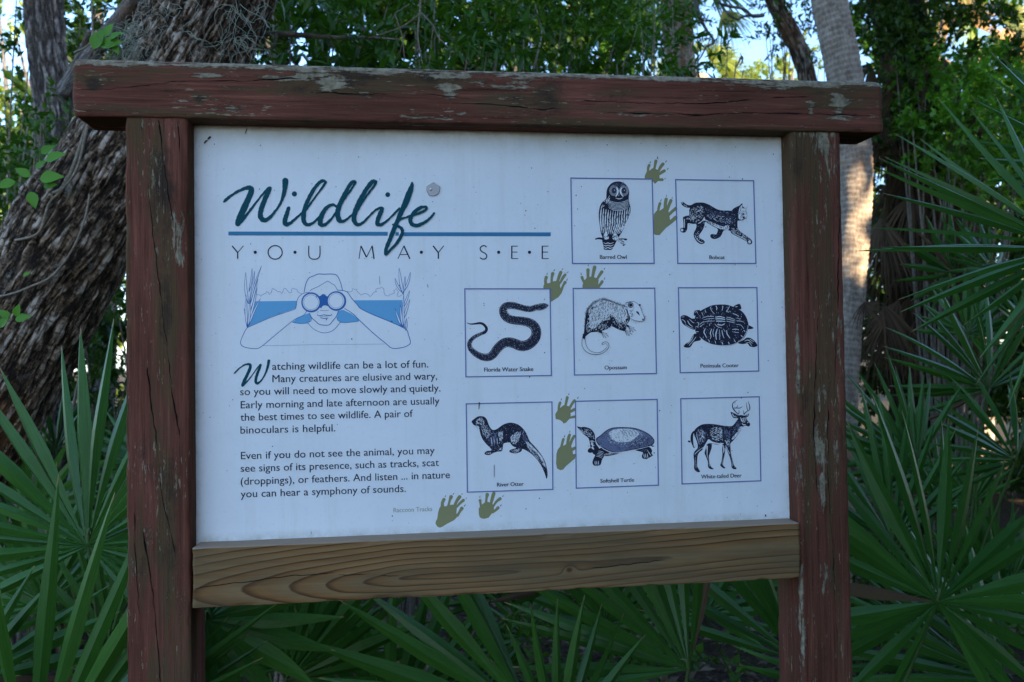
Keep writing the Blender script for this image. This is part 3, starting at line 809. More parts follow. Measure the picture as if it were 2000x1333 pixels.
# ---- looking through binoculars: line drawing
A1 = Art(440, 510, 5.0, 0.0003)
A1.poly([(262, 395), (697, 390), (700, 430), (685, 465), (450, 545), (232, 640), (238, 560), (256, 470)], M_WATER)
A1.poly([(1255, 385), (1727, 383), (1735, 655), (1600, 590), (1430, 520), (1320, 468), (1290, 430)], M_WATER)
A1.poly([(655, 598), (700, 562), (760, 532), (820, 508), (842, 548), (830, 590), (805, 605), (730, 612)], M_WATER)
A1.poly([(1105, 488), (1150, 478), (1230, 515), (1305, 575), (1305, 588), (1190, 603), (1120, 598), (1088, 560)], M_WATER)
L = lambda pts, w=5, sm=True: A1.stroke(pts, M_LINE, w, smooth=sm, cap=False, sub=4)
L([(215, 652), (450, 550), (640, 486), (686, 465), (698, 400), (718, 352), (765, 316), (825, 308)], 5)
L([(215, 650), (185, 700), (152, 780), (156, 820), (200, 846), (300, 857), (362, 830), (500, 715), (640, 600), (700, 560), (765, 530), (795, 490)], 6)
L([(362, 829), (900, 818), (1560, 812)], 2.5, False)
L([(1090, 285), (1145, 290), (1192, 305), (1232, 362), (1290, 430), (1322, 466), (1430, 520), (1600, 590), (1760, 665), (1788, 720), (1808, 792), (1790, 822), (1730, 846), (1630, 853), (1560, 800), (1450, 710), (1310, 580), (1240, 512), (1165, 465)], 7)
L([(770, 305), (785, 230), (815, 170), (860, 148), (910, 128), (960, 130), (1060, 130), (1100, 155), (1128, 220), (1145, 290)], 7)
L([(825, 295), (845, 278), (910, 250), (1000, 196), (1070, 240), (1095, 282)], 5, False)
L([(822, 512), (845, 555), (885, 592), (925, 622), (1010, 626), (1050, 585), (1085, 540), (1105, 490)], 7)
L([(845, 548), (835, 590), (808, 606), (870, 670), (960, 703), (1050, 680), (1120, 602), (1098, 580), (1088, 545)], 5)
L([(655, 600), (730, 612), (808, 607)], 5); L([(1122, 600), (1190, 603), (1305, 588)], 5)
L([(903, 520), (905, 535), (940, 532), (962, 524), (985, 530), (1036, 530), (1036, 518)], 5); L([(905, 536), (960, 540), (1034, 533)], 4); L([(928, 554), (965, 562), (1005, 558)], 7)
L([(925, 480), (965, 488), (1012, 480)], 4); L([(908, 488), (900, 510)], 3)
A1.poly([(915, 350), (932, 340), (950, 325), (972, 328), (985, 342), (1002, 350), (1000, 380), (1012, 440), (975, 434), (950, 442), (935, 462), (915, 440), (925, 400)], M_LINE, True)
A1.disc(840, 405, 98, M_LINE, 32); A1.disc(838, 404, 82, M_WHITE, 32); A1.ring(838, 404, 72, 3, M_LINE)
A1.disc(1085, 392, 96, M_LINE, 32); A1.disc(1082, 390, 80, M_WHITE, 32); A1.ring(1082, 390, 70, 3, M_LINE)
for tr in ([(275, 300), (300, 320), (330, 330), (350, 345), (385, 320), (400, 300), (430, 330), (450, 310), (460, 265), (500, 290), (530, 300), (550, 325), (575, 265), (610, 295), (650, 310), (655, 265), (700, 275), (715, 305), (745, 320)],
           [(1190, 300), (1230, 300), (1240, 270), (1285, 275), (1300, 310), (1320, 335), (1380, 320), (1415, 350), (1440, 320), (1480, 300), (1470, 280), (1500, 268), (1545, 268), (1550, 310), (1590, 345), (1640, 320), (1645, 290), (1670, 270), (1690, 300), (1680, 345), (1725, 330)]):
    rr = random.Random(5); z = []
    for i in range(len(tr) - 1):
        z.append(tr[i]); a, b = tr[i], tr[i + 1]
        z.append(((a[0] + b[0]) / 2 + rr.uniform(-9, 9), (a[1] + b[1]) / 2 + rr.uniform(-9, 9)))
    z.append(tr[-1]); L(z, 3.5, False)
def reed(bx, by, tx, ty, bow, wd):
    mx, my = (bx + tx) / 2 + bow, (by + ty) / 2
    A1.stroke([(bx, by, 1), ((bx + mx) / 2 + bow * .2, (by + my) / 2, wd), (mx, my, wd * 1.1), ((mx + tx) / 2 + bow * .15, (my + ty) / 2, wd * .8), (tx, ty, 1)], M_WHITE, cap=False)
    for s_ in (-1, 1):
        A1.stroke([(bx, by, 7), ((bx + mx) / 2 + bow * .2 + s_ * wd / 2, (by + my) / 2, 5), (mx + s_ * wd / 2, my, 4.5), ((mx + tx) / 2 + bow * .15 + s_ * wd * .35, (my + ty) / 2, 4), (tx, ty, 3)], M_LINE, cap=False)
for a in ((225, 420, 200, 112, -12, 22), (232, 300, 262, 72, 8, 14), (235, 420, 287, 100, 6, 16), (240, 430, 355, 48, -12, 14), (232, 520, 318, 175, 0, 18), (228, 600, 312, 258, 5, 18), (222, 645, 345, 365, -8, 18), (212, 640, 183, 462, 6, 14), (215, 650, 204, 330, -6, 20), (222, 650, 245, 380, 4, 18)): reed(*a)
for a in ((1738, 330, 1697, 68, -6, 24), (1728, 310, 1658, 170, -12, 20), (1742, 300, 1808, 110, 10, 18), (1738, 320, 1756, 150, 4, 14), (1742, 450, 1800, 290, 2, 18), (1745, 560, 1803, 375, -2, 20), (1722, 640, 1658, 465, -4, 16), (1736, 650, 1708, 430, -4, 18), (1752, 655, 1768, 570, 0, 12), (1740, 650, 1742, 330, -4, 16), (1762, 680, 1768, 560, 4, 14)): reed(*a)
A1.build('binocular_drawing')

# ---- barred owl
A1 = Art(1100, 300, 5.795, 0.0003)
K, Wt, Md = M_INK, M_WHITE, M_MID
OW = [(610, 318), (560, 330), (515, 370), (492, 420), (488, 480), (480, 520), (435, 560), (410, 620), (402, 690), (405, 760), (415, 830), (425, 900), (445, 955), (440, 985), (455, 1050), (462, 1088), (505, 1092), (548, 1090), (575, 1050), (595, 1010), (620, 960), (660, 900), (700, 820), (735, 740), (757, 680), (762, 620), (748, 560), (742, 500), (747, 440), (735, 390), (700, 345), (655, 322)]
A1.stroke([(362, 972, 14), (400, 962, 20), (450, 968, 26)], K, cap=False); A1.stroke([(600, 962, 26), (650, 990, 46), (695, 1040, 34)], K, cap=False); A1.stroke([(640, 968, 14), (712, 975, 22)], K)
A1.hatch([(600, 960), (700, 960), (710, 1040), (670, 1040), (610, 1000)], 40, 35, 26, 5, Wt, 3)
A1.poly(OW, K, True)
for i in range(13):
    u = i / 12
    xt = 432 + u * 318; xm = 418 + u * 322; xb = 440 + u * 218
    yt = 612 + 40 * math.sin(u * math.pi); 
    pts = [(xt, yt, 4), ((xt + xm) / 2, yt + 70, 13), (xm * .95 + xb * .05 + 4, yt + 150, 15), ((xm + xb) / 2, yt + 220, 13), (xb, 905 + 12 * math.sin(u * 3.1), 4)]
    A1.stroke(pts, Wt, cap=False, rough=1.5)
    rr = random.Random(i)
    for k in range(9):
        t = rr.random(); yy = yt + 40 + t * 220; xx = xt + (xb - xt) * t * 1.0 + rr.uniform(-3, 12)
        A1.stroke([(xx, yy, 2), (xx - 1, yy + 12, 6), (xx - 3, yy + 26, 1)], K, cap=False)
for k in range(7):
    y0 = 528 + k * 15
    A1.stroke([(498 + k * 2, y0 - 6, 2), (560, y0 + 22, 5), (620, y0 + 30, 5), (690, y0 + 18, 5), (742, y0 - 14, 2)], Wt, cap=False, rough=1.2)
for cx_, cy_ in ((574, 422), (686, 424)):
    for r_ in (50, 41, 32): A1.ring(cx_, cy_, r_, 3, Wt, 22, sy=1.15)
    A1.disc(cx_, cy_, 24, K); A1.ring(cx_, cy_, 17, 2.5, Md); A1.disc(cx_ + 5, cy_ - 4, 5, Wt, 8)
A1.stroke([(600, 385, 8), (618, 420, 18), (612, 460, 16), (592, 492, 8)], Wt, cap=False); A1.stroke([(664, 385, 8), (648, 420, 18), (656, 460, 16), (680, 492, 8)], Wt, cap=False)
A1.stroke([(590, 505, 3), (632, 516, 9), (676, 503, 3)], Wt, cap=False); A1.poly([(632, 448), (652, 492), (632, 508), (612, 492)], K); A1.stroke([(630, 458, 2), (628, 484, 5)], Wt, cap=False)
A1.hatch([(560, 340), (690, 335), (730, 400), (640, 380), (520, 400)], 70, 10, 14, 3, Md, 5)
A1.hatch([(490, 440), (530, 470), (540, 560), (440, 620), (410, 700), (430, 600)], 26, 120, 26, 5, Wt, 6)
for y0 in (1015, 1042, 1068): A1.stroke([(452, y0 - 6, 3), (480, y0 + 8, 9), (505, y0 - 2, 8), (530, y0 + 8, 9), (572, y0 - 8, 3)], Wt, cap=False)
A1.poly([(455, 935), (485, 885), (505, 930), (515, 965), (470, 975)], Wt, True); A1.poly([(560, 930), (590, 905), (625, 960), (600, 985), (560, 970)], Wt, True)
A1.hatch([(445, 930), (520, 920), (620, 930), (620, 985), (450, 985)], 60, 30, 20, 5, K, 9)
A1.build('owl_picture')

# ---- bobcat
A1 = Art(1300, 340, 7.016, 0.0003)
BC = [(208, 395), (225, 385), (250, 392), (280, 415), (320, 430), (355, 425), (400, 400), (460, 392), (530, 397), (600, 425), (660, 460), (720, 490), (790, 503), (850, 502), (900, 505), (930, 475), (975, 450), (1010, 435), (1050, 402), (1052, 440), (1080, 465), (1105, 510), (1118, 575), (1105, 602), (1085, 622), (1040, 638), (1000, 642), (985, 652), (985, 720), (1000, 770), (1050, 810), (1120, 860), (1165, 895), (1187, 930), (1175, 962), (1145, 967), (1120, 955), (1112, 928), (1060, 900), (1000, 868), (960, 848), (900, 812), (880, 780), (800, 775), (760, 850), (720, 880), (680, 893), (640, 888), (612, 860), (620, 830), (650, 825), (690, 830), (708, 800), (712, 755), (650, 720), (590, 685), (540, 660), (530, 720), (495, 790), (460, 840), (470, 880), (520, 910), (537, 940), (515, 958), (480, 962), (440, 940), (400, 890), (383, 840), (390, 800), (415, 750), (420, 692), (370, 687), (310, 677), (300, 700), (295, 760), (270, 800), (235, 806), (205, 790), (198, 760), (215, 742), (240, 740), (245, 690), (238, 630), (240, 595), (265, 580), (310, 570), (325, 540), (322, 500), (332, 468), (300, 465), (260, 452), (225, 427)]
A1.poly(BC, K, True)
A1.poly([(530, 590), (545, 625), (600, 648), (680, 680), (780, 720), (855, 700), (862, 765), (800, 762), (730, 748), (650, 710), (580, 668), (525, 640), (470, 675), (440, 682), (500, 640)], Wt, True)
A1.hatch([(535, 600), (620, 640), (760, 700), (860, 700), (860, 760), (760, 750), (620, 690), (540, 650)], 70, 50, 26, 5, K, 2)
A1.hatch([(340, 480), (420, 440), (520, 430), (520, 600), (440, 670), (340, 650), (260, 620)], 150, 20, 22, 4, Wt, 3)
A1.hatch([(540, 470), (700, 520), (860, 540), (960, 560), (960, 700), (860, 690), (680, 650), (560, 590)], 190, 25, 20, 3.5, Md, 4)
A1.hatch([(560, 540), (700, 560), (900, 600), (960, 720), (860, 690), (680, 650), (560, 600)], 70, 35, 22, 4, Wt, 5)
A1.hatch([(890, 740), (980, 740), (1150, 890), (1170, 930), (1050, 880), (920, 800)], 60, 45, 20, 5, Wt, 6)
A1.stroke([(895, 770, 4), (930, 815, 10), (1010, 860, 9), (1110, 915, 8)], Wt, cap=False)
A1.disc(1146, 935, 21, Wt); A1.disc(222, 772, 18, Wt); A1.stroke([(252, 740, 8), (258, 690, 8), (252, 620, 8)], Wt, cap=False)
A1.stroke([(398, 840, 7), (420, 890, 8), (470, 935, 10), (510, 945, 7)], Wt, cap=False); A1.disc(222, 400, 9, Wt); A1.stroke([(245, 425, 6), (290, 448, 7)], Wt, cap=False)
A1.hatch([(400, 800), (480, 760), (460, 850), (500, 920), (430, 900)], 25, 60, 16, 4, Wt, 8); A1.hatch([(630, 835), (740, 800), (760, 840), (680, 885)], 14, 20, 16, 3, Md, 8)
A1.poly([(995, 560), (1005, 480), (1040, 430), (1048, 470), (1085, 480), (1104, 540), (1112, 580), (1080, 612), (1030, 628), (1000, 615)], Wt, True)
A1.stroke([(1028, 450, 5), (1024, 500, 7), (1010, 520, 4)], K, cap=False); A1.disc(1060, 555, 15, K); A1.disc(1064, 552, 4, Wt, 8); A1.disc(1066, 600, 16, K)
A1.hatch([(1000, 520), (1080, 490), (1104, 560), (1080, 610), (1010, 620)], 50, 80, 18, 4, K, 7)
for a in ((1088, 480, 1124, 442), (1096, 500, 1116, 462), (1100, 600, 1108, 640), (1050, 630, 1036, 664), (1060, 632, 1058, 664)): A1.stroke([(a[0], a[1], 3), (a[2], a[3], 1)], K, smooth=False, cap=False)
A1.hatch(BC, 240, 160, 15, 3.4, Md, 91); A1.hatch(BC, 90, 150, 12, 3, Wt, 92)
A1.build('bobcat_picture')

# ---- water snake
A1 = Art(900, 550, 6.837, 0.0003)
SN = [(83, 553, 6), (130, 570, 16), (200, 565, 24), (260, 558, 30), (310, 580, 34), (343, 630, 38), (325, 675, 40), (265, 703, 44), (195, 735, 50), (140, 780, 56), (115, 835, 62), (125, 890, 68), (172, 945, 78), (240, 990, 88), (318, 1015, 98), (385, 1008, 108), (435, 970, 114), (475, 915, 120), (525, 860, 124), (585, 822, 128), (650, 814, 130), (720, 832, 134), (790, 860, 136), (852, 860, 138), (920, 833, 136), (980, 775, 134), (1008, 705, 132), (1000, 635, 130), (960, 580, 126), (900, 548, 120), (820, 530, 114), (720, 520, 112), (640, 500, 112), (585, 452, 114), (567, 392, 112), (590, 342, 104), (640, 322, 96), (710, 324, 92), (790, 345, 84), (870, 365, 82), (940, 368, 80), (1000, 350, 80), (1060, 342, 92), (1110, 332, 84), (1148, 322, 56), (1168, 315, 22)]
A1.stroke(SN, K, cap=False, sub=6, climb=0.3)
SS = smooth_pts(SN, False, 9); rr = random.Random(4)
for i in range(60, len(SS) - 4, 1):
    a, b = SS[i - 1], SS[i + 1]; dx, dy = b[0] - a[0], b[1] - a[1]; l = math.hypot(dx, dy)
    nx, ny = -dy / l, dx / l
    for o_ in (-.40, -.28, -.16, -.04, .08, .2, .32, .43):
        pr = 0.75 if abs(o_) > .38 else 0.30
        if rr.random() > pr: continue
        w = SS[i][2]; oo = o_ + rr.uniform(-.03, .03)
        x, y = SS[i][0] + nx * w * oo, SS[i][1] + ny * w * oo
        A1.stroke([(x - nx * 3, y - ny * 3, 3.2), (x + nx * 3.5, y + ny * 3.5, 3.2)], Wt if abs(o_) > .38 or rr.random() < .35 else Md, smooth=False, cap=False)
A1.build('snake_picture')

# ---- opossum
A1 = Art(1100, 550, 7.015, 0.0003)
OB = [(330, 380), (410, 280), (520, 240), (620, 260), (740, 300), (820, 330), (880, 300), (900, 400), (910, 540), (870, 600), (850, 680), (760, 660), (680, 620), (600, 660), (480, 690), (380, 700), (330, 730), (285, 740), (290, 640), (300, 520), (310, 440)]
A1.poly([(290, 640), (310, 470), (345, 420), (360, 520), (350, 620), (420, 650), (480, 590), (560, 540), (640, 530), (660, 600), (600, 655), (480, 690), (380, 700), (330, 735), (283, 760)], K, True)
A1.poly([(640, 450), (700, 500), (740, 560), (820, 560), (880, 480), (860, 380), (900, 420), (915, 520), (870, 600), (850, 680), (760, 660), (680, 620), (650, 600)], K, True)
def fur(x, y): return 118 if x < 640 else 100
A1.hatch([(300, 400), (420, 290), (600, 270), (820, 340), (880, 330), (900, 600), (840, 660), (700, 620), (480, 690), (320, 720), (290, 640)], 300, fur, 34, 4, K, 11)
A1.hatch([(330, 420), (440, 320), (600, 300), (780, 350), (820, 480), (640, 500), (500, 560), (400, 640), (330, 640)], 150, fur, 34, 5, Wt, 12)
A1.hatch([(290, 640), (350, 500), (560, 560), (640, 640), (480, 685), (320, 720)], 90, fur, 30, 4, Wt, 13); A1.hatch([(660, 520), (880, 420), (900, 600), (840, 660), (700, 620)], 80, fur, 30, 4, Wt, 14)
rr = random.Random(2)
for i in range(48):
    t = i / 47; q = smooth_pts([(300, 640), (305, 520), (320, 420), (360, 340), (430, 275), (530, 240), (630, 258), (740, 300), (850, 335)], False, 6)[i]
    A1.stroke([(q[0] + 14, q[1] + 22, 7), (q[0], q[1], 9), (q[0] - 24 + 30 * t + rr.uniform(-8, 8), q[1] - 18 + rr.uniform(-8, 14), 1)], K, cap=False)
A1.poly([(885, 330), (930, 282), (985, 288), (1035, 330), (1070, 400), (1110, 505), (1095, 540), (1040, 545), (950, 525), (905, 470), (880, 400)], Wt, True)
A1.stroke([(850, 300, 10), (900, 282, 8), (950, 275, 6), (1000, 296, 5), (1045, 340, 5), (1078, 420, 5), (1112, 505, 8), (1095, 540, 7), (1040, 547, 5), (960, 530, 5), (915, 505, 4)], K, cap=False)
A1.disc(922, 325, 40, K); A1.ring(922, 325, 27, 4, Wt); A1.stroke([(995, 415, 8), (1018, 428, 26), (1045, 470, 4)], K, cap=False); A1.disc(1045, 325, 14, K); A1.disc(1090, 522, 12, K, 8)
A1.stroke([(970, 350, 3), (940, 410, 5), (915, 440, 3)], K, cap=False); A1.hatch([(900, 390), (960, 360), (1000, 470), (960, 510), (905, 480)], 24, 55, 26, 3, K, 3)
for a in ((1070, 410, 1095, 372), (1065, 395, 1085, 340), (1100, 480, 1155, 487), (1105, 500, 1140, 515), (1040, 545, 1036, 575), (1000, 545, 980, 580), (940, 530, 925, 555), (970, 540, 955, 570)): A1.stroke([(a[0], a[1], 3.5), (a[2], a[3], 1)], K, smooth=False, cap=False)
A1.stroke([(290, 720, 44), (282, 760, 42), (275, 785, 38)], K, cap=False)
A1.stroke([(258, 785, 5), (255, 870, 6), (290, 940, 6), (350, 985, 7), (430, 1003, 8), (510, 995, 6), (580, 955, 6), (622, 900, 7), (620, 858, 6), (598, 832, 6), (562, 830, 5), (530, 850, 6), (536, 868, 5), (555, 862, 4), (575, 851, 4), (598, 868, 4), (600, 892, 4), (570, 930, 5), (520, 966, 5), (460, 978, 5), (400, 965, 5), (345, 930, 5), (308, 860, 6), (297, 785, 5)], K, cap=False)
for bx, by in ((480, 690), (800, 660), (850, 610)):
    A1.stroke([(bx, by - 10, 34), (bx + 50, by + 10, 26)], K, smooth=False, cap=False)
    for k, (dx, dy) in enumerate(((70, 80), (105, 84), (140, 66), (120, 30))):
        A1.stroke([(bx + 36, by + 6, 10), (bx + 36 + (dx - 36) * .6, by + dy * .6, 5), (bx + dx, by + dy, 7)], K, cap=False)
        A1.stroke([(bx + 50, by + 14, 4), (bx + 36 + (dx - 36) * .7 + 4, by + dy * .7, 3)], Wt, smooth=False, cap=False)
A1.hatch(OB, 260, fur, 26, 4, K, 97); A1.hatch(OB, 140, fur, 22, 3.5, Wt, 98)
A1.build('opossum_picture')

# ---- peninsula cooter
A1 = Art(1310, 550, 7.016, 0.0003)
for q in ([(135, 510), (145, 475), (190, 462), (240, 480), (290, 510), (345, 520), (335, 655), (280, 650), (220, 620), (165, 580)],
          [(330, 715), (290, 760), (260, 820), (205, 855), (178, 892), (210, 908), (270, 900), (320, 830), (410, 805), (390, 740)],
          [(320, 470), (325, 410), (360, 395), (402, 398), (400, 450)], [(920, 845), (1000, 800), (1040, 772), (1100, 780), (1160, 830), (1187, 880), (1145, 902), (1085, 892), (1050, 850), (990, 860)],
          [(860, 350), (930, 308), (958, 330), (960, 385)], [(1060, 600), (1137, 640), (1065, 655)]):
    A1.poly(q, K, True)
CO = [(335, 480), (400, 410), (470, 370), (560, 330), (660, 318), (760, 320), (850, 345), (940, 385), (1010, 450), (1050, 530), (1066, 620), (1040, 710), (1000, 780), (920, 842), (830, 878), (720, 887), (620, 877), (520, 847), (430, 793), (368, 740), (340, 690), (325, 600)]
A1.poly(CO, K, True)
A1.stroke([(395, 760, 4), (460, 815, 6), (560, 862, 7), (680, 880, 7), (800, 876, 7), (900, 845, 6), (985, 780, 6), (1040, 690, 7), (1058, 600, 4)], Wt, cap=False)
for st in ([(545, 350, 8), (558, 400, 7), (600, 445, 4)], [(620, 335, 10), (630, 362, 10), (628, 395, 6)], [(715, 335, 9), (710, 365, 8), (702, 400, 5)], [(805, 342, 8), (782, 385, 8), (765, 412, 9), (800, 420, 4)], [(470, 390, 10), (484, 432, 5)],
           [(425, 425, 8), (440, 465, 4)], [(440, 500, 4), (500, 482, 7), (590, 480, 6)], [(450, 525, 4), (520, 512, 6), (596, 508, 6)], [(440, 560, 5), (520, 545, 6), (596, 545, 5)], [(395, 590, 6), (450, 550, 6)],
           [(610, 490, 10), (680, 484, 14), (742, 500, 8)], [(612, 515, 12), (680, 512, 14), (745, 522, 10)], [(620, 545, 12), (690, 545, 12), (748, 550, 8)], [(640, 590, 14), (700, 600, 12), (740, 580, 8)],
           [(765, 490, 6), (830, 505, 8), (880, 525, 4)], [(765, 515, 7), (830, 530, 8), (885, 545, 5)], [(765, 545, 7), (840, 560, 7), (880, 570, 4)], [(850, 440, 8), (900, 460, 9), (930, 480, 5)], [(900, 540, 7), (960, 545, 7), (1000, 560, 5)], [(905, 500, 5), (950, 520, 6)],
           [(478, 640, 8), (455, 690, 13), (470, 730, 11), (492, 775, 6)], [(562, 650, 8), (542, 710, 12), (552, 750, 9), (540, 790, 6)], [(590, 650, 5), (578, 700, 9), (590, 760, 6)], [(638, 650, 9), (618, 720, 14), (625, 800, 8)], [(665, 660, 5), (672, 740, 7), (668, 800, 5)],
           [(700, 670, 8), (712, 730, 9), (730, 780, 4)], [(765, 670, 8), (772, 720, 12), (812, 780, 8)], [(720, 650, 5), (745, 690, 6)], [(845, 662, 8), (880, 655, 9), (930, 660, 7)], [(860, 690, 5), (900, 700, 7), (930, 700, 4)], [(540, 570, 4), (530, 610, 6)],
           [(600, 580, 4), (640, 620, 8), (700, 640, 5)], [(400, 620, 6), (430, 600, 6), (460, 580, 4)], [(360, 560, 5), (380, 575, 7), (370, 640, 4)], [(350, 500, 5), (370, 500, 6)], [(345, 690, 7), (380, 690, 7)], [(340, 620, 5), (375, 620, 5)],
           [(520, 800, 9), (530, 835, 7)], [(610, 825, 9), (615, 860, 7)], [(700, 835, 12), (715, 865, 9)], [(790, 830, 10), (800, 860, 8)], [(870, 800, 10), (885, 835, 7)], [(960, 740, 10), (985, 760, 7)], [(1000, 670, 12), (1020, 690, 8)],
           [(900, 590, 5), (960, 600, 6), (1000, 650, 5)], [(150, 520, 6), (190, 545, 8), (200, 580, 4)], [(230, 540, 9), (260, 590, 10), (300, 620, 5)], [(255, 520, 5), (300, 560, 7), (325, 570, 4)], [(200, 590, 4), (250, 625, 6), (310, 645, 4)], [(150, 490, 5), (185, 485, 5)],
           [(310, 740, 5), (285, 800, 8), (230, 860, 5)], [(345, 760, 5), (310, 810, 7), (250, 880, 5)], [(1010, 820, 5), (1060, 805, 9), (1120, 850, 5)], [(1030, 845, 4), (1075, 840, 7), (1110, 885, 4)], [(1080, 790, 5), (1140, 830, 6)], [(885, 350, 7), (915, 345, 7)], [(335, 430, 4), (352, 410, 6), (370, 440, 5)]):
    A1.stroke(st, Wt, cap=False)
A1.hatch(CO, 170, lambda x, y: 90 if y > 630 else 10, 22, 3, Md, 21)
A1.hatch(CO, 90, lambda x, y: 95 if y > 630 else 80, 22, 3.4, Wt, 99)
A1.build('cooter_picture')

# ---- river otter
A1 = Art(900, 770, 6.665, 0.0003)
RO = [(140, 355), (180, 320), (225, 292), (270, 288), (310, 300), (340, 335), (360, 390), (385, 440), (420, 468), (470, 455), (540, 405), (600, 380), (660, 373), (730, 390), (790, 430), (840, 490), (870, 550), (895, 610), (950, 670), (1010, 740), (1060, 810), (1100, 890), (1120, 970), (1130, 1040), (1117, 1105), (1090, 1030), (1050, 940), (990, 850), (920, 780), (850, 735), (800, 715), (790, 745), (740, 768), (690, 772), (635, 757), (640, 730), (690, 712), (722, 700), (680, 680), (650, 650), (640, 632), (590, 635), (555, 650), (545, 710), (530, 745), (470, 752), (420, 770), (370, 795), (315, 787), (312, 765), (340, 742), (395, 735), (390, 710), (340, 660), (290, 600), (262, 540), (245, 480), (235, 420), (190, 410), (165, 400), (150, 378)]
A1.poly(RO, K, True)
A1.hatch([(190, 350), (230, 310), (290, 310), (320, 400), (240, 400), (190, 395)], 90, 20, 18, 4, Wt, 1); A1.stroke([(215, 350, 4), (240, 355, 14), (262, 348, 4)], K, cap=False); A1.disc(235, 352, 8, K, 8)
A1.hatch([(260, 410), (330, 390), (390, 480), (380, 560), (330, 590), (280, 520)], 130, 60, 16, 4, Wt, 2); A1.hatch([(340, 500), (480, 490), (480, 660), (400, 700), (350, 620)], 90, 95, 34, 4, Md, 3)
for x0 in (395, 430, 470): A1.stroke([(x0, 560, 2), (x0 + 4, 610, 8), (x0 + 10, 660, 2)], Wt, cap=False)
A1.hatch([(480, 490), (545, 480), (550, 580), (520, 640), (490, 580)], 60, 65, 30, 4, Wt, 4)
A1.hatch([(640, 560), (720, 480), (790, 500), (760, 600), (690, 680), (650, 620)], 110, 115, 34, 4, Wt, 5); A1.hatch([(780, 460), (860, 560), (880, 640), (820, 620)], 50, 65, 30, 3.5, Md, 6)
A1.stroke([(870, 620, 3), (940, 700, 18), (1020, 790, 22), (1080, 890, 16), (1105, 960, 3)], Wt, cap=False, rough=3)
A1.hatch([(840, 600), (900, 640), (1080, 860), (1105, 970), (1060, 920), (930, 770), (860, 700)], 120, 50, 40, 4, Wt, 7); A1.hatch([(860, 640), (1070, 860), (1090, 960), (940, 760)], 60, 50, 40, 4, K, 8)
A1.hatch([(650, 735), (780, 700), (770, 755), (660, 765)], 26, 10, 26, 4, Wt, 9); A1.hatch([(325, 765), (400, 745), (390, 785), (330, 780)], 12, 60, 14, 5, Wt, 9); A1.hatch([(480, 730), (540, 680), (530, 740)], 14, 120, 18, 4, Wt, 9)
for a in ((180, 405, 190, 432), (200, 408, 210, 445), (215, 410, 225, 465), (190, 408, 184, 428), (228, 412, 240, 440)): A1.stroke([(a[0], a[1], 3), (a[2], a[3], 1)], K, smooth=False, cap=False)
A1.hatch(RO, 300, lambda x, y: 60 if x < 700 else 50, 22, 3, Md, 93); A1.hatch(RO, 80, 70, 16, 2.6, Wt, 94)
A1.build('otter_picture')

# ---- softshell turtle
A1 = Art(1110, 770, 7.016, 0.0003)
for q in ([(265, 790), (275, 755), (305, 742), (335, 790), (300, 808)], [(500, 850), (640, 830), (700, 800), (600, 780), (460, 730), (400, 800)], [(1125, 700), (1178, 712), (1150, 722)],
          [(915, 768), (1000, 750), (1100, 722), (1147, 770), (1140, 812), (1157, 842), (1110, 872), (1068, 890), (1018, 882), (1006, 840), (1020, 800)],
          [(118, 445), (170, 455), (215, 450), (280, 465), (330, 500), (360, 550), (367, 600), (378, 680), (420, 740), (420, 800), (365, 835), (320, 790), (300, 720), (290, 650), (270, 600), (220, 560), (170, 510)],
          [(362, 850), (385, 795), (450, 755), (505, 790), (490, 850), (462, 900), (442, 968), (400, 980), (350, 978), (330, 940), (342, 890)]):
    A1.poly(q, K, True)
SH = [(380, 612), (440, 565), (520, 498), (600, 463), (700, 453), (800, 455), (900, 463), (1000, 493), (1090, 538), (1150, 588), (1180, 640), (1160, 692), (1080, 727), (980, 748), (860, 768), (760, 793), (680, 812), (600, 800), (520, 770), (440, 725), (392, 670)]
A1.poly(SH, K, True)
A1.poly([(392, 618), (445, 575), (525, 508), (605, 473), (700, 463), (800, 465), (900, 473), (995, 503), (1083, 547), (1140, 595), (1167, 640), (1150, 680), (1070, 715), (975, 736), (855, 757), (755, 782), (680, 798), (605, 785), (530, 758), (455, 715), (402, 665)], Md, True)
A1.poly([(560, 530), (640, 485), (760, 475), (880, 485), (980, 520), (930, 590), (840, 650), (700, 660), (600, 620)], Wt, True)
A1.hatch(SH, 420, lambda x, y: 20 + (x - 400) * .12, 24, 3, K, 31); A1.hatch([(500, 560), (620, 480), (860, 480), (1010, 520), (1100, 600), (1000, 690), (760, 730), (560, 680)], 260, lambda x, y: -30, 18, 3, Wt, 32)
for k in range(6): A1.stroke([(700 + k * 45, 490, 3), (740 + k * 45, 530, 8), (765 + k * 40, 575, 3)], Md, cap=False)
A1.hatch([(820, 650), (1000, 600), (1150, 600), (1150, 680), (900, 740), (800, 760)], 140, 30, 20, 4, K, 33)
A1.stroke([(425, 700, 4), (470, 745, 9), (550, 785, 9), (640, 806, 9), (760, 790, 8), (880, 768, 7), (1020, 738, 6), (1120, 712, 4)], Wt, cap=False)
A1.hatch([(150, 462), (280, 475), (350, 560), (360, 620), (290, 600), (200, 530)], 70, 40, 18, 4, Wt, 34); A1.stroke([(140, 468, 3), (190, 520, 8), (240, 552, 4)], Wt, cap=False); A1.disc(222, 488, 17, K); A1.disc(226, 484, 5, Wt, 8); A1.disc(262, 535, 12, Md)
A1.hatch([(290, 640), (360, 620), (370, 700), (350, 780), (310, 740)], 26, 20, 40, 6, Wt, 35); A1.stroke([(320, 650, 4), (325, 700, 10), (345, 760, 5)], Wt, cap=False)
for k in range(5): A1.stroke([(375 + k * 8, 850 - k * 18, 3), (420 + k * 8, 858 - k * 18, 6), (460 + k * 6, 880 - k * 20, 3)], Wt, cap=False)
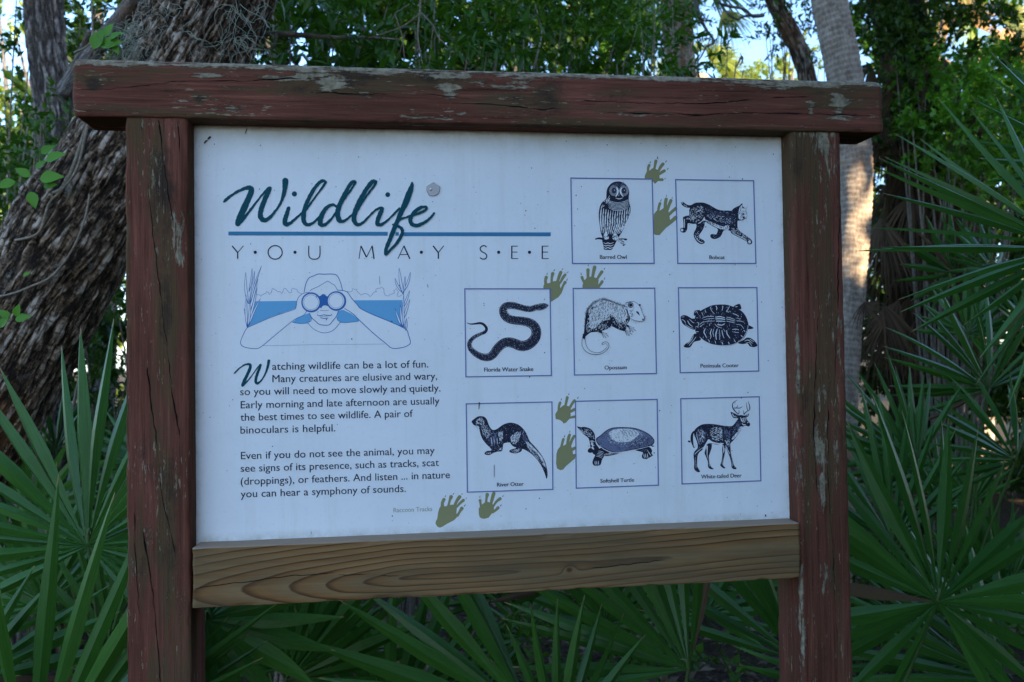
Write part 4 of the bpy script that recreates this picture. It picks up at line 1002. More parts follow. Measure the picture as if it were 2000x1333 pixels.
for x0 in (365, 388, 412): A1.stroke([(x0, 915, 4), (x0 - 2, 945, 9), (x0 + 4, 968, 4)], Wt, cap=False)
for x0 in (1030, 1052, 1078): A1.stroke([(x0, 815, 4), (x0 + 4, 850, 9), (x0 + 12, 876, 4)], Wt, cap=False)
A1.stroke([(1080, 770, 4), (1105, 810, 10), (1130, 845, 4)], Wt, cap=False); A1.hatch([(960, 775), (1090, 740), (1120, 790), (1020, 800)], 24, 10, 26, 3, Md, 36); A1.hatch([(480, 840), (620, 830), (620, 810), (480, 780)], 18, 5, 40, 3, Wt, 37)
for a in ((355, 975, 362, 985), (392, 975, 400, 988), (425, 968, 432, 980), (1140, 838, 1162, 842), (1066, 882, 1072, 896)): A1.stroke([(a[0], a[1], 6), (a[2], a[3], 2)], K, smooth=False, cap=False)
A1.build('softshell_picture')

# ---- white-tailed deer
A1 = Art(1320, 760, 7.017, 0.0003)
for q in ([(858, 348, 18), (820, 312, 17), (785, 270, 15), (775, 225, 13), (790, 185, 10), (842, 152, 4)], [(795, 262, 12), (835, 262, 11), (880, 262, 10), (914, 240, 4)], [(832, 262, 10), (842, 240, 7), (852, 222, 4)], [(864, 340, 10), (866, 310, 7), (864, 290, 4)],
          [(930, 352, 16), (965, 318, 15), (1008, 285, 14), (1012, 245, 12), (1000, 200, 9), (988, 165, 4)], [(985, 300, 10), (972, 250, 9), (964, 185, 4)], [(930, 340, 9), (928, 310, 6), (926, 290, 3)], [(808, 200, 7), (812, 170, 3)]):
    A1.stroke(q, K, cap=False)
DB = [(250, 575), (300, 520), (370, 485), (480, 480), (570, 490), (660, 505), (760, 510), (800, 480), (838, 430), (850, 404), (790, 397), (762, 355), (752, 316), (800, 333), (855, 360), (900, 358), (945, 366), (1000, 338), (992, 375), (965, 395), (985, 435), (1018, 480), (1002, 515), (965, 506), (922, 517), (890, 570), (840, 640), (795, 700), (748, 748), (748, 800), (757, 900), (778, 980), (795, 1045), (832, 1092), (800, 1101), (765, 1078), (758, 1010), (733, 920), (700, 840), (682, 800), (672, 880), (657, 950), (646, 1040), (680, 1083), (650, 1087), (608, 1048), (624, 1000), (638, 900), (633, 830), (638, 755), (560, 764), (497, 752), (492, 800), (467, 880), (452, 930), (464, 1020), (484, 1070), (520, 1097), (480, 1101), (442, 1072), (438, 1000), (408, 920), (393, 880), (408, 820), (420, 765), (370, 830), (322, 870), (297, 920), (292, 1000), (294, 1065), (332, 1133), (290, 1137), (250, 1095), (252, 1010), (242, 900), (262, 850), (298, 810), (293, 740), (266, 665), (255, 620)]
A1.poly(DB, K, True); A1.poly([(255, 572), (212, 610), (200, 690), (220, 760), (250, 814), (270, 760), (255, 690), (262, 620)], K, True)
A1.poly([(245, 608), (262, 690), (270, 760), (252, 800), (240, 740), (236, 660)], Wt, True)
A1.poly([(425, 720), (450, 690), (500, 722), (580, 742), (650, 742), (640, 755), (560, 757), (495, 747), (440, 750), (400, 800), (360, 830), (395, 770)], Wt, True)
A1.poly([(875, 525), (915, 518), (885, 570), (800, 680), (765, 690), (790, 640), (840, 590)], Wt, True); A1.hatch([(860, 530), (905, 525), (800, 680), (770, 690), (790, 620)], 26, 125, 30, 4, K, 41)
A1.hatch([(470, 530), (560, 520), (640, 540), (650, 690), (560, 720), (480, 680), (460, 600)], 150, 5, 26, 4, Wt, 42); A1.hatch([(290, 560), (360, 540), (420, 600), (400, 720), (330, 780), (290, 680)], 140, 80, 24, 3.5, Md, 43); A1.hatch([(300, 560), (360, 550), (400, 620), (370, 740), (320, 740)], 50, 80, 26, 4, Wt, 43)
A1.hatch([(660, 540), (740, 560), (750, 680), (700, 720), (660, 660)], 90, 100, 24, 3.5, Md, 44); A1.hatch([(660, 690), (740, 680), (730, 800), (700, 780)], 34, 75, 26, 4, Wt, 45); A1.stroke([(282, 590, 3), (290, 660, 8), (318, 760, 4)], Wt, cap=False)
A1.hatch([(780, 540), (850, 430), (880, 520), (800, 620), (760, 620)], 60, 60, 22, 3.5, Md, 46); A1.stroke([(412, 830, 4), (428, 780, 14), (425, 900, 8), (440, 960, 3)], Wt, cap=False); A1.stroke([(648, 770, 4), (655, 830, 18), (650, 880, 4)], Wt, cap=False)
A1.stroke([(680, 770, 4), (705, 830, 10), (735, 890, 5)], Wt, cap=False); A1.stroke([(255, 900, 5), (290, 860, 8), (370, 800, 4)], Wt, cap=False)
for q in ([(265, 930), (275, 1080)], [(450, 960), (458, 1060)], [(640, 960), (634, 1040)], [(765, 960), (775, 1060)]): A1.stroke([(q[0][0], q[0][1], 2), (q[1][0], q[1][1], 5)], Wt, smooth=False, cap=False)
A1.stroke([(770, 335, 5), (790, 370, 16), (835, 388, 6)], Wt, cap=False); A1.hatch([(770, 340), (830, 360), (840, 390), (795, 385)], 12, 40, 22, 3, K, 47); A1.stroke([(965, 375, 4), (985, 350, 10)], Wt, cap=False)
A1.disc(908, 425, 20, Wt); A1.disc(910, 423, 12, K); A1.stroke([(900, 470, 5), (925, 492, 14), (955, 488, 8)], Wt, cap=False); A1.stroke([(975, 468, 6), (990, 455, 12)], Wt, cap=False); A1.hatch([(870, 390), (950, 385), (980, 440), (940, 470), (880, 450)], 40, 60, 18, 3.5, Wt, 48)
for q in ([(862, 352), (820, 305), (784, 255)], [(940, 345), (970, 318), (1008, 280)]): A1.stroke([(q[0][0], q[0][1], 3), (q[1][0], q[1][1], 5), (q[2][0], q[2][1], 3)], Wt, cap=False)
A1.hatch(DB, 300, 40, 14, 3.2, Md, 95); A1.hatch(DB, 90, 60, 12, 3, Wt, 96)
A1.build('deer_picture')

# ---- dirt specks, insect marks
A1 = Art(0, 0, 1, 0.0016)
rr = random.Random(77)
for i in range(330):
    x, y = rr.uniform(385, 1538), rr.uniform(262, 1030); r_ = rr.choice([.5, .5, .6, .7, .9, 1.1])
    if 465 < x < 885 and 700 < y < 1003 and rr.random() < .8: continue
    if any(abs((y - cy_)) < 8 and 930 < x < 1460 for cy_ in (500, 720, 937)): continue
    A1.disc(x, y, r_, M_DIRT if rr.random() < .6 else M_MID, 6, rr.uniform(.6, 1.6))
for q in ([(399, 281, 2), (402, 277, 3), (406, 275, 1.5)], [(406, 273, 2), (409, 270, 4), (412, 268, 3)], [(479, 262, 1), (482, 254, 1.4), (483, 252, .6)], [(1343, 862, 3), (1348, 863, 3.5)], [(741, 540, .6), (742, 556, .8)], [(835, 556, 1), (836, 562, 1)],
          [(1494, 1005, 2), (1495, 1009, 3)], [(608, 1037, .5), (608, 1043, 1)], [(936, 786, 2.5), (935, 800, 1)], [(965, 908, 1), (965, 932, 1)], [(1283, 307, 1), (1285, 312, 1)]):
    A1.stroke(q, M_DIRT, cap=False)
for cx_, cy_, n, sp in ((950, 650, 14, 30), (1235, 905, 8, 20), (1190, 705, 6, 30), (1450, 1000, 10, 60)):
    for k in range(n): A1.disc(rr.gauss(cx_, sp), rr.gauss(cy_, sp * .6), rr.uniform(.4, 1), M_MID, 6)
sp_ = A1.build('dirt_specks'); sp_['kind'] = 'stuff'

# ---- bolt head with its washer, showing near the title
def bolt():
    a = Q(846, 370); k = pxm(PY)
    bm = bmesh.new()
    prof = [(583, 355), (290, 540), (275, 690), (300, 790), (400, 930), (520, 970), (650, 968), (760, 910), (865, 790), (885, 560)]
    pts = [Q(820 + x / 22.2, 340 + y / 22.2) for x, y in prof]
    lo = [bm.verts.new((x, PY - 0.0002, z)) for x, z in pts]
    cx_ = sum(p[0] for p in pts) / len(pts); cz_ = sum(p[1] for p in pts) / len(pts)
    hi = [bm.verts.new((cx_ + (x - cx_) * .93, PY - 0.0032, cz_ + (z - cz_) * .93)) for x, z in pts]
    bm.faces.new(hi)
    for i in range(len(pts)): bm.faces.new((lo[i], lo[(i + 1) % len(pts)], hi[(i + 1) % len(pts)], hi[i]))
    bmesh.ops.recalc_face_normals(bm, faces=bm.faces)
    me = bpy.data.meshes.new('bolt_washer'); bm.to_mesh(me); bm.free(); me.materials.append(M_METAL)
    o = bpy.data.objects.new('bolt_washer', me); COL.objects.link(o); o.parent = sign
    bm = bmesh.new(); c = Q(841.5, 370.8)
    bmesh.ops.create_uvsphere(bm, u_segments=14, v_segments=8, radius=2.8 * k, matrix=Matrix.Translation((c[0], PY - 0.0034, c[1])) @ Matrix.Diagonal((1, .7, 1, 1)))
    me = bpy.data.meshes.new('bolt_head'); bm.to_mesh(me); bm.free(); me.materials.append(flat_mat('zinc_head', (.7, .7, .7), .3, .5))
    h = bpy.data.objects.new('bolt_head', me); COL.objects.link(h); h.parent = o
bolt()

# ------------------------------------------------------------------ ground
M_GROUND, nt, b = new_mat('forest_floor')
tc = nt.nodes.new('ShaderNodeTexCoord').outputs['Object']
g1 = noise(nt, tc, 3, 8, 0.7); g2 = noise(nt, tc, 40, 6, 0.7)
col = ramp(nt, g2, [(0.3, c4(.018, .013, .009)), (0.5, c4(.05, .036, .024)), (0.7, c4(.11, .085, .06))])
col = mixc(nt, ramp(nt, g1, [(0.5, G(0)), (0.65, G(0.6))]), col, c4(.025, .04, .014))
nt.links.new(col, b.inputs['Base Color']); b.inputs['Roughness'].default_value = 0.95; b.inputs['Specular IOR Level'].default_value = 0.1
bump(nt, b, g2, 1.0, 0.02)
def ground():
    n = 160
    u = np.linspace(-1, 1, n + 1); u = np.sign(u) * (np.abs(u) ** 3) * 300
    X, Y_ = np.meshgrid(u, u, indexing='ij')
    Zz = (fbm(np.stack([X * .6, Y_ * .6, X * 0], -1), 3, 3) - .5) * .12 * np.clip((np.hypot(X, Y_) - 0.6) / 2, 0, 1)
    Zz = Zz - 0.02
    i, j = np.meshgrid(np.arange(n), np.arange(n), indexing='ij'); q = lambda a, b_: a * (n + 1) + b_
    F = np.stack([q(i, j), q(i + 1, j), q(i + 1, j + 1), q(i, j + 1)], -1).reshape(-1, 4)
    o = mesh_np('ground', np.stack([X, Y_, Zz], -1).reshape(-1, 3), F.astype(np.int32), M_GROUND, smooth=True)
    o['kind'] = 'structure'; o['label'] = 'dark forest floor of brown leaf litter'
ground()

# ------------------------------------------------------------------ leaves, limbs
def leaf_arrays(C, D, Nn, Ln, Wd, seed=0):
    """C base points, D directions, Nn normals (n,3); Ln, Wd lengths. folded lance-shaped leaf: 6 verts, 4 tris"""
    Sx = np.cross(D, Nn); Sx /= np.linalg.norm(Sx, axis=1, keepdims=True) + 1e-9
    Nn = np.cross(Sx, D)
    L = Ln[:, None]; W = Wd[:, None]
    v0 = C; v1 = C + D * L * .45 + Sx * W * .5 + Nn * W * .14; v2 = C + D * L - Nn * L * .08; v3 = C + D * L * .45 - Sx * W * .5 + Nn * W * .14
    vm = C + D * L * .48
    V = np.stack([v0, v1, v2, v3, vm], 1).reshape(-1, 3)
    n = len(C); b_ = np.arange(n)[:, None] * 5
    F = np.concatenate([b_ + np.array([0, 1, 4]), b_ + np.array([1, 2, 4]), b_ + np.array([2, 3, 4]), b_ + np.array([3, 0, 4])])
    return V, F.astype(np.int32)

def rand_unit(r, n):
    v = r.normal(size=(n, 3)); return v / np.linalg.norm(v, axis=1, keepdims=True)

SUNV = np.array(SUN_DIR)
SUNGAP = []
def foliage(name, blobs, n, ln, mat, parent, seed, clump=26, ratio=0.36, gap=0.5, up=0.25, sprig=0.0):
    """leaves in sprigs through the volume of several ellipsoids. blobs: (centre, (rx, ry, rz))"""
    r = np.random.default_rng(seed)
    vol = np.array([b_[1][0] * b_[1][1] * b_[1][2] for b_ in blobs]); vol = vol ** 0.75; vol /= vol.sum()
    nc = max(1, n // clump)
    C = []; Dd = []; T = []
    for (c, rr), f in zip(blobs, vol):
        k = max(1, int(nc * f))
        d = rand_unit(r, k * 3)
        rad_ = r.uniform(0.35, 1.0, (k * 3, 1)) ** 0.5
        p = d * rad_
        nz = fbm(p * 2.6 + seed * 3.7 + np.array(c) * 1.3, 2, seed)
        keep = nz > np.quantile(nz, gap * .6)
        p = p[keep][:k]; d = d[keep][:k]
        k2 = len(p)
        cc = p * np.array(rr) * (0.85 + 0.4 * fbm(d * 1.7 + seed, 2, seed + 3)[:, None]) + np.array(c)
        sd = d + np.array([0, 0, up]) + rand_unit(r, k2) * .6; sd /= np.linalg.norm(sd, axis=1, keepdims=True)
        # leaves alternate along a sprig
        t = np.linspace(0, 1, clump)[None, :, None]
        sl = ln * 2.6
        pp = cc[:, None, :] + sd[:, None, :] * t * sl + r.normal(size=(k2, clump, 3)) * ln * .12
        ld = sd[:, None, :] * .45 + r.normal(size=(k2, clump, 3)) * .55 + np.array([0, 0, -.05])
        C.append(pp.reshape(-1, 3)); Dd.append(ld.reshape(-1, 3))
        tt = r.uniform(0, 1, (k2, 1)) * .6 + r.uniform(0, 1, (k2, clump)) * .4
        T.append(tt.reshape(-1))
    C = np.concatenate(C); Dd = np.concatenate(Dd); T = np.concatenate(T)
    Dd /= np.linalg.norm(Dd, axis=1, keepdims=True)
    for (pc, hh, hv) in SUNGAP:     # leaves carved out along the sun line to light the palm trunk
        q = C + (np.array(parent.location) if parent else 0) - np.array(pc); t_ = q @ SUNV; q = q - t_[:, None] * SUNV
        hor = np.array([-SUNV[1], SUNV[0], 0]); hor /= np.linalg.norm(hor); ver = np.cross(SUNV, hor)
        ok = (((q @ hor) / hh) ** 2 + ((q @ ver) / hv) ** 2 > 1) | (t_ < .15) | (r.random(len(C)) < .05)
        C, Dd, T = C[ok], Dd[ok], T[ok]
    m = len(C)
    Nn = rand_unit(r, m) * .7 + np.array([0, 0, 1.0])
    L = ln * r.uniform(.6, 1.25, m)
    V, F = leaf_arrays(C, Dd, Nn, L, L * ratio * r.uniform(.8, 1.2, m))
    o = mesh_np(name, V, F, mat, parent, smooth=False, attrs={'tint': np.repeat(T, 5)})
    o['kind'] = 'stuff'
    return o

def limb(name, pts, mat, parent, nseg=12, sub=8, rough=0.0, ridge=0.0, ringd=0.0, ringsp=0.04, seed=0, res=None):
    """pts: (x, y, z, r) smooth tapered limb as one mesh with bark attributes"""
    q = smooth_pts([tuple(p) for p in pts], False, sub)
    if res:
        # resample evenly
        qq = np.array(q); dl = np.concatenate([[0], np.cumsum(np.linalg.norm(np.diff(qq[:, :3], axis=0), axis=1))])
        m = max(4, int(dl[-1] / res)); tt = np.linspace(0, dl[-1], m)
        q = np.stack([np.interp(tt, dl, qq[:, k]) for k in range(4)], -1)
    q = np.array(q); m = len(q)
    T = np.gradient(q[:, :3], axis=0); T /= np.linalg.norm(T, axis=1, keepdims=True) + 1e-9
    ref = np.array([0.0, 1.0, 0.13]);
    A = np.cross(T, ref); A /= np.linalg.norm(A, axis=1, keepdims=True) + 1e-9
    B = np.cross(T, A)
    th = np.linspace(0, 2 * np.pi, nseg, endpoint=False)
    S = np.concatenate([[0], np.cumsum(np.linalg.norm(np.diff(q[:, :3], axis=0), axis=1))])
    R_ = q[:, 3][:, None]
    ct, st = np.cos(th)[None, :], np.sin(th)[None, :]
    Ss = np.repeat(S[:, None], nseg, 1)
    g = np.stack([Ss, R_ * ct, R_ * st], -1)
    hgt = np.full((m, nseg), .5); rr = R_ * np.ones((1, nseg))
    if rough: rr = rr + (fbm(g * np.array([3, 6, 6]) + seed * 5, 3, seed) - .5) * rough * 2
    if ridge:
        wv = fbm(g * np.array([3, 7, 7]) + seed, 2, seed + 2)
        gg = g + (wv[..., None] - .5) * .06
        n1 = fbm(gg * np.array([7, 46, 46]) + seed, 4, seed + 7)
        rg = 1 - np.abs(n1 - .5) * 5.0
        crackv = np.maximum(np.clip(1 - np.abs(n1 - .5) * 8, 0, 1), np.clip(1 - np.abs(fbm(gg * np.array([2.6, 19, 19]) + seed, 3, seed + 17) - .5) * 13, 0, 1))
        n2 = fbm(gg * np.array([26, 90, 90]) + seed, 4, seed + 8)
        cross = np.clip(1 - np.abs(fbm(gg * np.array([50, 24, 24]) + seed, 3, seed + 11) - .5) * 12, 0, 1) ** 2
        hgt = np.clip(.75 - crackv * .85 - cross * .22 + (n2 - .5) * .8, 0, 1)
        rr = rr + (hgt - .5) * ridge
    if ringd:
        ph = Ss / ringsp + (fbm(g * np.array([2, 8, 8]) + seed, 2, seed) - .5) * 1.6
        f = ph - np.floor(ph)
        hgt = np.clip(.3 + f * .5 + (fbm(g * 30, 3, seed) - .5) * .6, 0, 1)
        rr = rr + (f - .5) * ringd
    V = q[:, None, :3] + A[:, None, :] * (rr * ct)[..., None] + B[:, None, :] * (rr * st)[..., None]
    i, j = np.meshgrid(np.arange(m - 1), np.arange(nseg), indexing='ij')
    F = np.stack([i * nseg + j, i * nseg + (j + 1) % nseg, (i + 1) * nseg + (j + 1) % nseg, (i + 1) * nseg + j], -1).reshape(-1, 4)
    V = V.reshape(-1, 3)
    F = F.tolist(); F.append(list(range(nseg))[::-1]); F.append([(m - 1) * nseg + k for k in range(nseg)])
    return mesh_np(name, V, F, mat, parent, smooth=True, attrs={'gc': g.reshape(-1, 3), 'hgt': hgt.reshape(-1)})

def join_tubes(name, paths, mat, parent, ns=5, kind=None):
    V = []; F = []; 
    for pts in paths:
        q = np.array(pts, dtype=float); m = len(q)
        T = np.gradient(q[:, :3], axis=0); T /= np.linalg.norm(T, axis=1, keepdims=True) + 1e-9
        A = np.cross(T, [0.31, .9, .2]); A /= np.linalg.norm(A, axis=1, keepdims=True) + 1e-9
        B = np.cross(T, A); base = len(V) and sum(len(v) for v in V)
        th = np.linspace(0, 2 * np.pi, ns, endpoint=False)
        P_ = q[:, None, :3] + q[:, 3][:, None, None] * (A[:, None, :] * np.cos(th)[None, :, None] + B[:, None, :] * np.sin(th)[None, :, None])
        V.append(P_.reshape(-1, 3))
        i, j = np.meshgrid(np.arange(m - 1), np.arange(ns), indexing='ij')
        F.append(base + np.stack([i * ns + j, i * ns + (j + 1) % ns, (i + 1) * ns + (j + 1) % ns, (i + 1) * ns + j], -1).reshape(-1, 4))
    V = np.concatenate(V); F = np.concatenate(F).astype(np.int32)
    o = mesh_np(name, V, F, mat, parent, smooth=True, attrs={'gc': V, 'hgt': np.full(len(V), .5)})
    if kind: o['kind'] = kind
    return o

M_PALM = leaf_mat('palmetto_leaf', (.014, .062, .008), (.054, .155, .020), 0.12, 0.40, tip=(.26, .18, .08), spec=0.28)
M_PALMRIB = flat_mat('palmetto_stalk', (.07, .11, .035), 0.5)
M_LEAF = leaf_mat('shrub_leaf', (.020, .070, .008), (.062, .150, .014), 0.3, 0.4)
M_LEAF_BR = leaf_mat('bright_leaf', (.045, .15, .012), (.13, .30, .03), 0.3, 0.4)
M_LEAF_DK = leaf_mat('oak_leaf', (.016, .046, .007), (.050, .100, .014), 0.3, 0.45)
M_LEAF_YL = leaf_mat('sunlit_leaf', (.10, .15, .03), (.30, .34, .06), 0.4, 0.5)  # brighter, yellower leaf: the sunlit tone is put into the colour
M_VINE = leaf_mat('vine_leaf', (.05, .16, .015), (.09, .24, .02), 0.3, 0.45)
M_BARK = bark_mat('furrowed_bark', (.022, .015, .010), (.19, .13, .082), (.46, .40, .33), 1.0, 0.9, lichen=(.24, .25, .22))
M_BARK2 = bark_mat('grey_bark', (.04, .035, .03), (.14, .125, .11), (.30, .28, .26), 1.6, 0.7)
M_SABAL = bark_mat('palm_trunk_bark', (.17, .125, .09), (.33, .26, .20), (.48, .40, .31), 1.5, 0.4)
M_TWIG = bark_mat('twig_bark', (.10, .085, .06), (.20, .17, .13), (.34, .30, .24), 3, 0.3)
M_MOSS = flat_mat('spanish_moss_grey', (.24, .26, .20), 0.9)
M_DEAD = leaf_mat('dead_frond', (.040, .024, .014), (.15, .095, .055), 0.15, 0.8)
M_DEADLIT = leaf_mat('dry_palm_frond', (.30, .17, .07), (.50, .32, .14), 0.3, 0.7)  # lit copy of the dead frond, warm sunlight put into its colour
M_LITTER = leaf_mat('dry_litter', (.05, .033, .02), (.22, .16, .11), 0.0, 0.8)

# ------------------------------------------------------------------ saw palmetto fronds
def leaflet_mesh(name, var):
    n = 12; V = []; al = []
    wm = (.046, .040, .050, .034)[var]; droop = (.05, .14, .0, .26)[var]; split = var in (0, 2)
    for i in range(n + 1):
        t = i / n
        w = min(math.tan(rad(5.6)) * t * 1.0, wm * (1 - max(0, (t - .42) / .58) ** 1.7) + .0012)
        w = max(w, .0012)
        z = -droop * t ** 2.4 + .012 * math.sin(t * 5 + var)
        x = .02 * math.sin(t * 2.2 + var * 2) * t
        f = w * (.80, .65, .95, .8)[var]
        V += [(x - w, t, z), (x, t, z + f), (x + w, t, z)]; al += [t] * 3
    F = []
    for i in range(n):
        a = i * 3; F += [(a, a + 3, a + 4, a + 1), (a + 1, a + 4, a + 5, a + 2)]
    me = bpy.data.meshes.new(name); me.from_pydata(V, [], F); me.materials.append(M_PALM)
    a = me.attributes.new('along', 'FLOAT', 'POINT'); a.data.foreach_set('value', al)
    a = me.attributes.new('tint', 'FLOAT', 'POINT'); a.data.foreach_set('value', [(.1 + .35 * t + .12 * var) for t in al])
    me.update()
    return me
LEAFLETS = [leaflet_mesh('leaflet', k) for k in range(4)]
for k in (1, 3):      # a few leaflets have died and turned brown
    m_ = LEAFLETS[k].copy(); m_.materials.clear(); m_.materials.append(M_DEAD); LEAFLETS.append(m_)
RNG = random.Random(2024)
HX = Vector(ROWS[0] * 0) 
def frond(parent, hub, R, up_deg, spread, n, tilt=(0, 0), width=1.0, droop=1.0, seed=0, asym=0.35, base=None, petiole=True, rj=0.1):
    """one palmate frond: petiole mesh with its leaflets as children. up_deg: direction of the middle leaflet in the
    plane facing the viewer, tilt: (how far the middle leans back, how far the fan turns about its own axis)"""
    r = random.Random(seed)
    X = Vector((1, 0, 0)); Zv = Vector((0, 0, 1)); Yv = Vector((0, -1, 0))
    mid = (X * math.cos(rad(up_deg)) + Zv * math.sin(rad(up_deg)))
    side = mid.cross(Yv).normalized()
    rot = Matrix.Rotation(-rad(tilt[0]), 3, side) @ Matrix.Rotation(rad(tilt[1]), 3, mid)
    mid = rot @ mid; nor = rot @ Yv; side = rot @ side
    hub = Vector(hub); pl_ = parent.location
    b_ = Vector(base) if base is not None else Vector((hub.x + r.uniform(-.1, .1), hub.y + r.uniform(.15, .35), 0.0))
    stem_dir = (hub - b_)
    k1 = b_.lerp(hub, .5) + Vector((r.uniform(-.03, .03), .04, .02)); k2 = hub + mid * 0.03 * R / .5
    pth = [(*(b_ - pl_), .008), (*(k1 - pl_), .006), (*(hub - pl_ - nor * .004), .0055), (*(k2 - pl_ - nor * .004), .002)]
    st = join_tubes('frond', [smooth_pts(pth, False, 5)], M_PALMRIB, parent, 6)
    for i in range(n):
        t = (i + .5) / n * 2 - 1
        a = rad(t * spread / 2 + r.uniform(-2.4, 2.4))
        d = mid * math.cos(a) + side * math.sin(a)
        L = R * (1 - asym * abs(t) ** 1.8) * r.uniform(1 - rj, 1 + rj * .4)
        # pleat: alternate leaflets roll a little
        roll = rad(r.uniform(-20, 20)); d2 = (d + nor * r.uniform(-.13, .11)).normalized()
        lat = nor.cross(d2).normalized() * -1
        nn = lat.cross(d2).normalized()
        if nn.dot(nor) < 0: nn = -nn; lat = -lat
        lat2 = lat * math.cos(roll) + nn * math.sin(roll); nn2 = nn * math.cos(roll) - lat * math.sin(roll)
        var = r.choice([0, 0, 1, 2, 2, 3] if droop > .5 else [0, 2, 2, 0, 1])
        if r.random() < .03: var = r.choice([4, 5])
        o = bpy.data.objects.new('leaflet', LEAFLETS[var]); COL.objects.link(o); o.parent = st
        sw = width * (spread / n) / 11.2 if width > 0 else -width
        w = L * max(.55, sw) * r.uniform(.74, 1.0)
        Mx = Matrix(((lat2.x * w, d2.x * L, nn2.x * L * droop, hub.x - pl_.x), (lat2.y * w, d2.y * L, nn2.y * L * droop, hub.y - pl_.y),
                     (lat2.z * w, d2.z * L, nn2.z * L * droop, hub.z - pl_.z), (0, 0, 0, 1)))
        o.matrix_basis = Mx
    return st

def palmetto(label, hubs, y_base=None, group='saw palmettos around the sign'):
    """hubs: (px, py, y, R_px, up, spread, n, tilt, width, droop, asym)"""
    h0 = P(hubs[0][0], hubs[0][1], hubs[0][2])
    root = Vector((h0.x, h0.y + .3, 0))
    t = thing('saw_palmetto', label, 'palmetto', root, group)
    for k, h in enumerate(hubs):
        px, py, y, Rp, up, spread, n, tilt, width, droop, asym = h
        frond(t, P(px, py, y), Rp * pxm(y), up, spread, n, tilt, width, droop, seed=int(px * 7 + py), asym=asym, base=root + Vector((.03 * k, 0, 0)))
    return t
palmetto('palmetto left of the sign with tall open fan before the leaning trunk', [(172, 1066, .55, 435, 78, 262, 27, (8, -8), 1.0, .7, .42)])
palmetto('palmetto with dark upright blades at the bottom left corner', [(60, 1540, .22, 600, 72, 130, 16, (-6, 0), .85, .4, .25), (-60, 1330, .3, 300, 10, 120, 9, (0, 0), .9, .5, .3)])
palmetto('palmetto with a big even fan right of the right post, hub low', [(1832, 1176, .42, 440, 84, 300, 26, (16, 8), 1.0, .30, .30)])
palmetto('palmetto with long narrow blades reaching left across the sunlit palm trunk', [(2090, 486, .30, 455, 180, 175, 24, (0, 26), .75, .5, .12)])
palmetto('palmetto behind the right post with pale striped fan pointing up left', [(1790, 905, .95, 250, 125, 150, 17, (12, 10), 1.0, .5, .2), (1745, 1060, .8, 330, 96, 130, 13, (14, -20), .9, .6, .3)])
palmetto('low palmetto with broad bright blades beside the foot of the left post', [(403, 1212, .34, 250, -18, 300, 19, (0, -14), 1.35, .5, .25), (255, 1420, .26, 285, 42, 60, 7, (0, 24), .9, .3, .1)])
palmetto('palmetto under the middle of the bottom rail with blades slanting up left', [(1040, 1400, .62, 470, 150, 80, 9, (8, 10), 1.25, .4, .15)])
palmetto('palmetto under the right half of the rail with wide closed fan', [(1345, 1308, .50, 420, 128, 120, 14, (10, 6), 1.15, .25, .2)])
palmetto('small palmetto under the rail with upright dark blades left of the wide fan', [(1090, 1470, .40, 330, 84, 90, 8, (0, 16), .9, .6, .2)])
palmetto('palmetto at the foot of the right post with flat sideways blades', [(1640, 1345, .32, 240, 168, 60, 6, (0, 30), 1.0, .5, .2), (1560, 1290, 1.0, 420, 130, 70, 7, (6, 0), .9, .4, .2)])
palmetto('palmetto at the lower right edge with level half hidden blades', [(1960, 1330, .75, 420, 160, 190, 18, (4, 30), 1.0, .6, .2), (1890, 1290, 1.0, 330, 200, 150, 14, (0, 35), .9, .6, .2)])
palmetto('palmetto at the upper right edge with blurred blades over the green bush', [(2160, 330, .60, 380, 150, 80, 9, (0, 20), 1.0, .5, .2)])
palmetto('pale little palmetto low behind the leaning trunk at the left edge', [(60, 1000, 1.5, 165, 70, 250, 18, (0, 0), 1.0, .5, .2), (110, 880, 1.9, 110, 80, 230, 14, (0, 0), .9, .5, .2)])
palmetto('palmetto in the middle right thicket with greyish fan', [(1930, 760, 1.3, 260, 110, 200, 20, (0, 10), 1.0, .6, .2), (1985, 900, 1.1, 240, 130, 160, 14, (10, 20), 1.0, .7, .2)])
palmetto('palmetto low in the shade left of the left post under the tall fan', [(215, 1250, .85, 260, 60, 190, 15, (0, 10), 1.0, .6, .2), (90, 1180, 1.0, 260, 120, 180, 14, (0, 0), 1.0, .7, .2)])
palmetto('palmetto in deep shade seen under the left half of the rail', [(560, 1330, .9, 330, 20, 200, 16, (10, 20), 1.1, .6, .2), (760, 1420, 1.0, 330, 70, 180, 14, (0, 0), 1.0, .6, .2)])

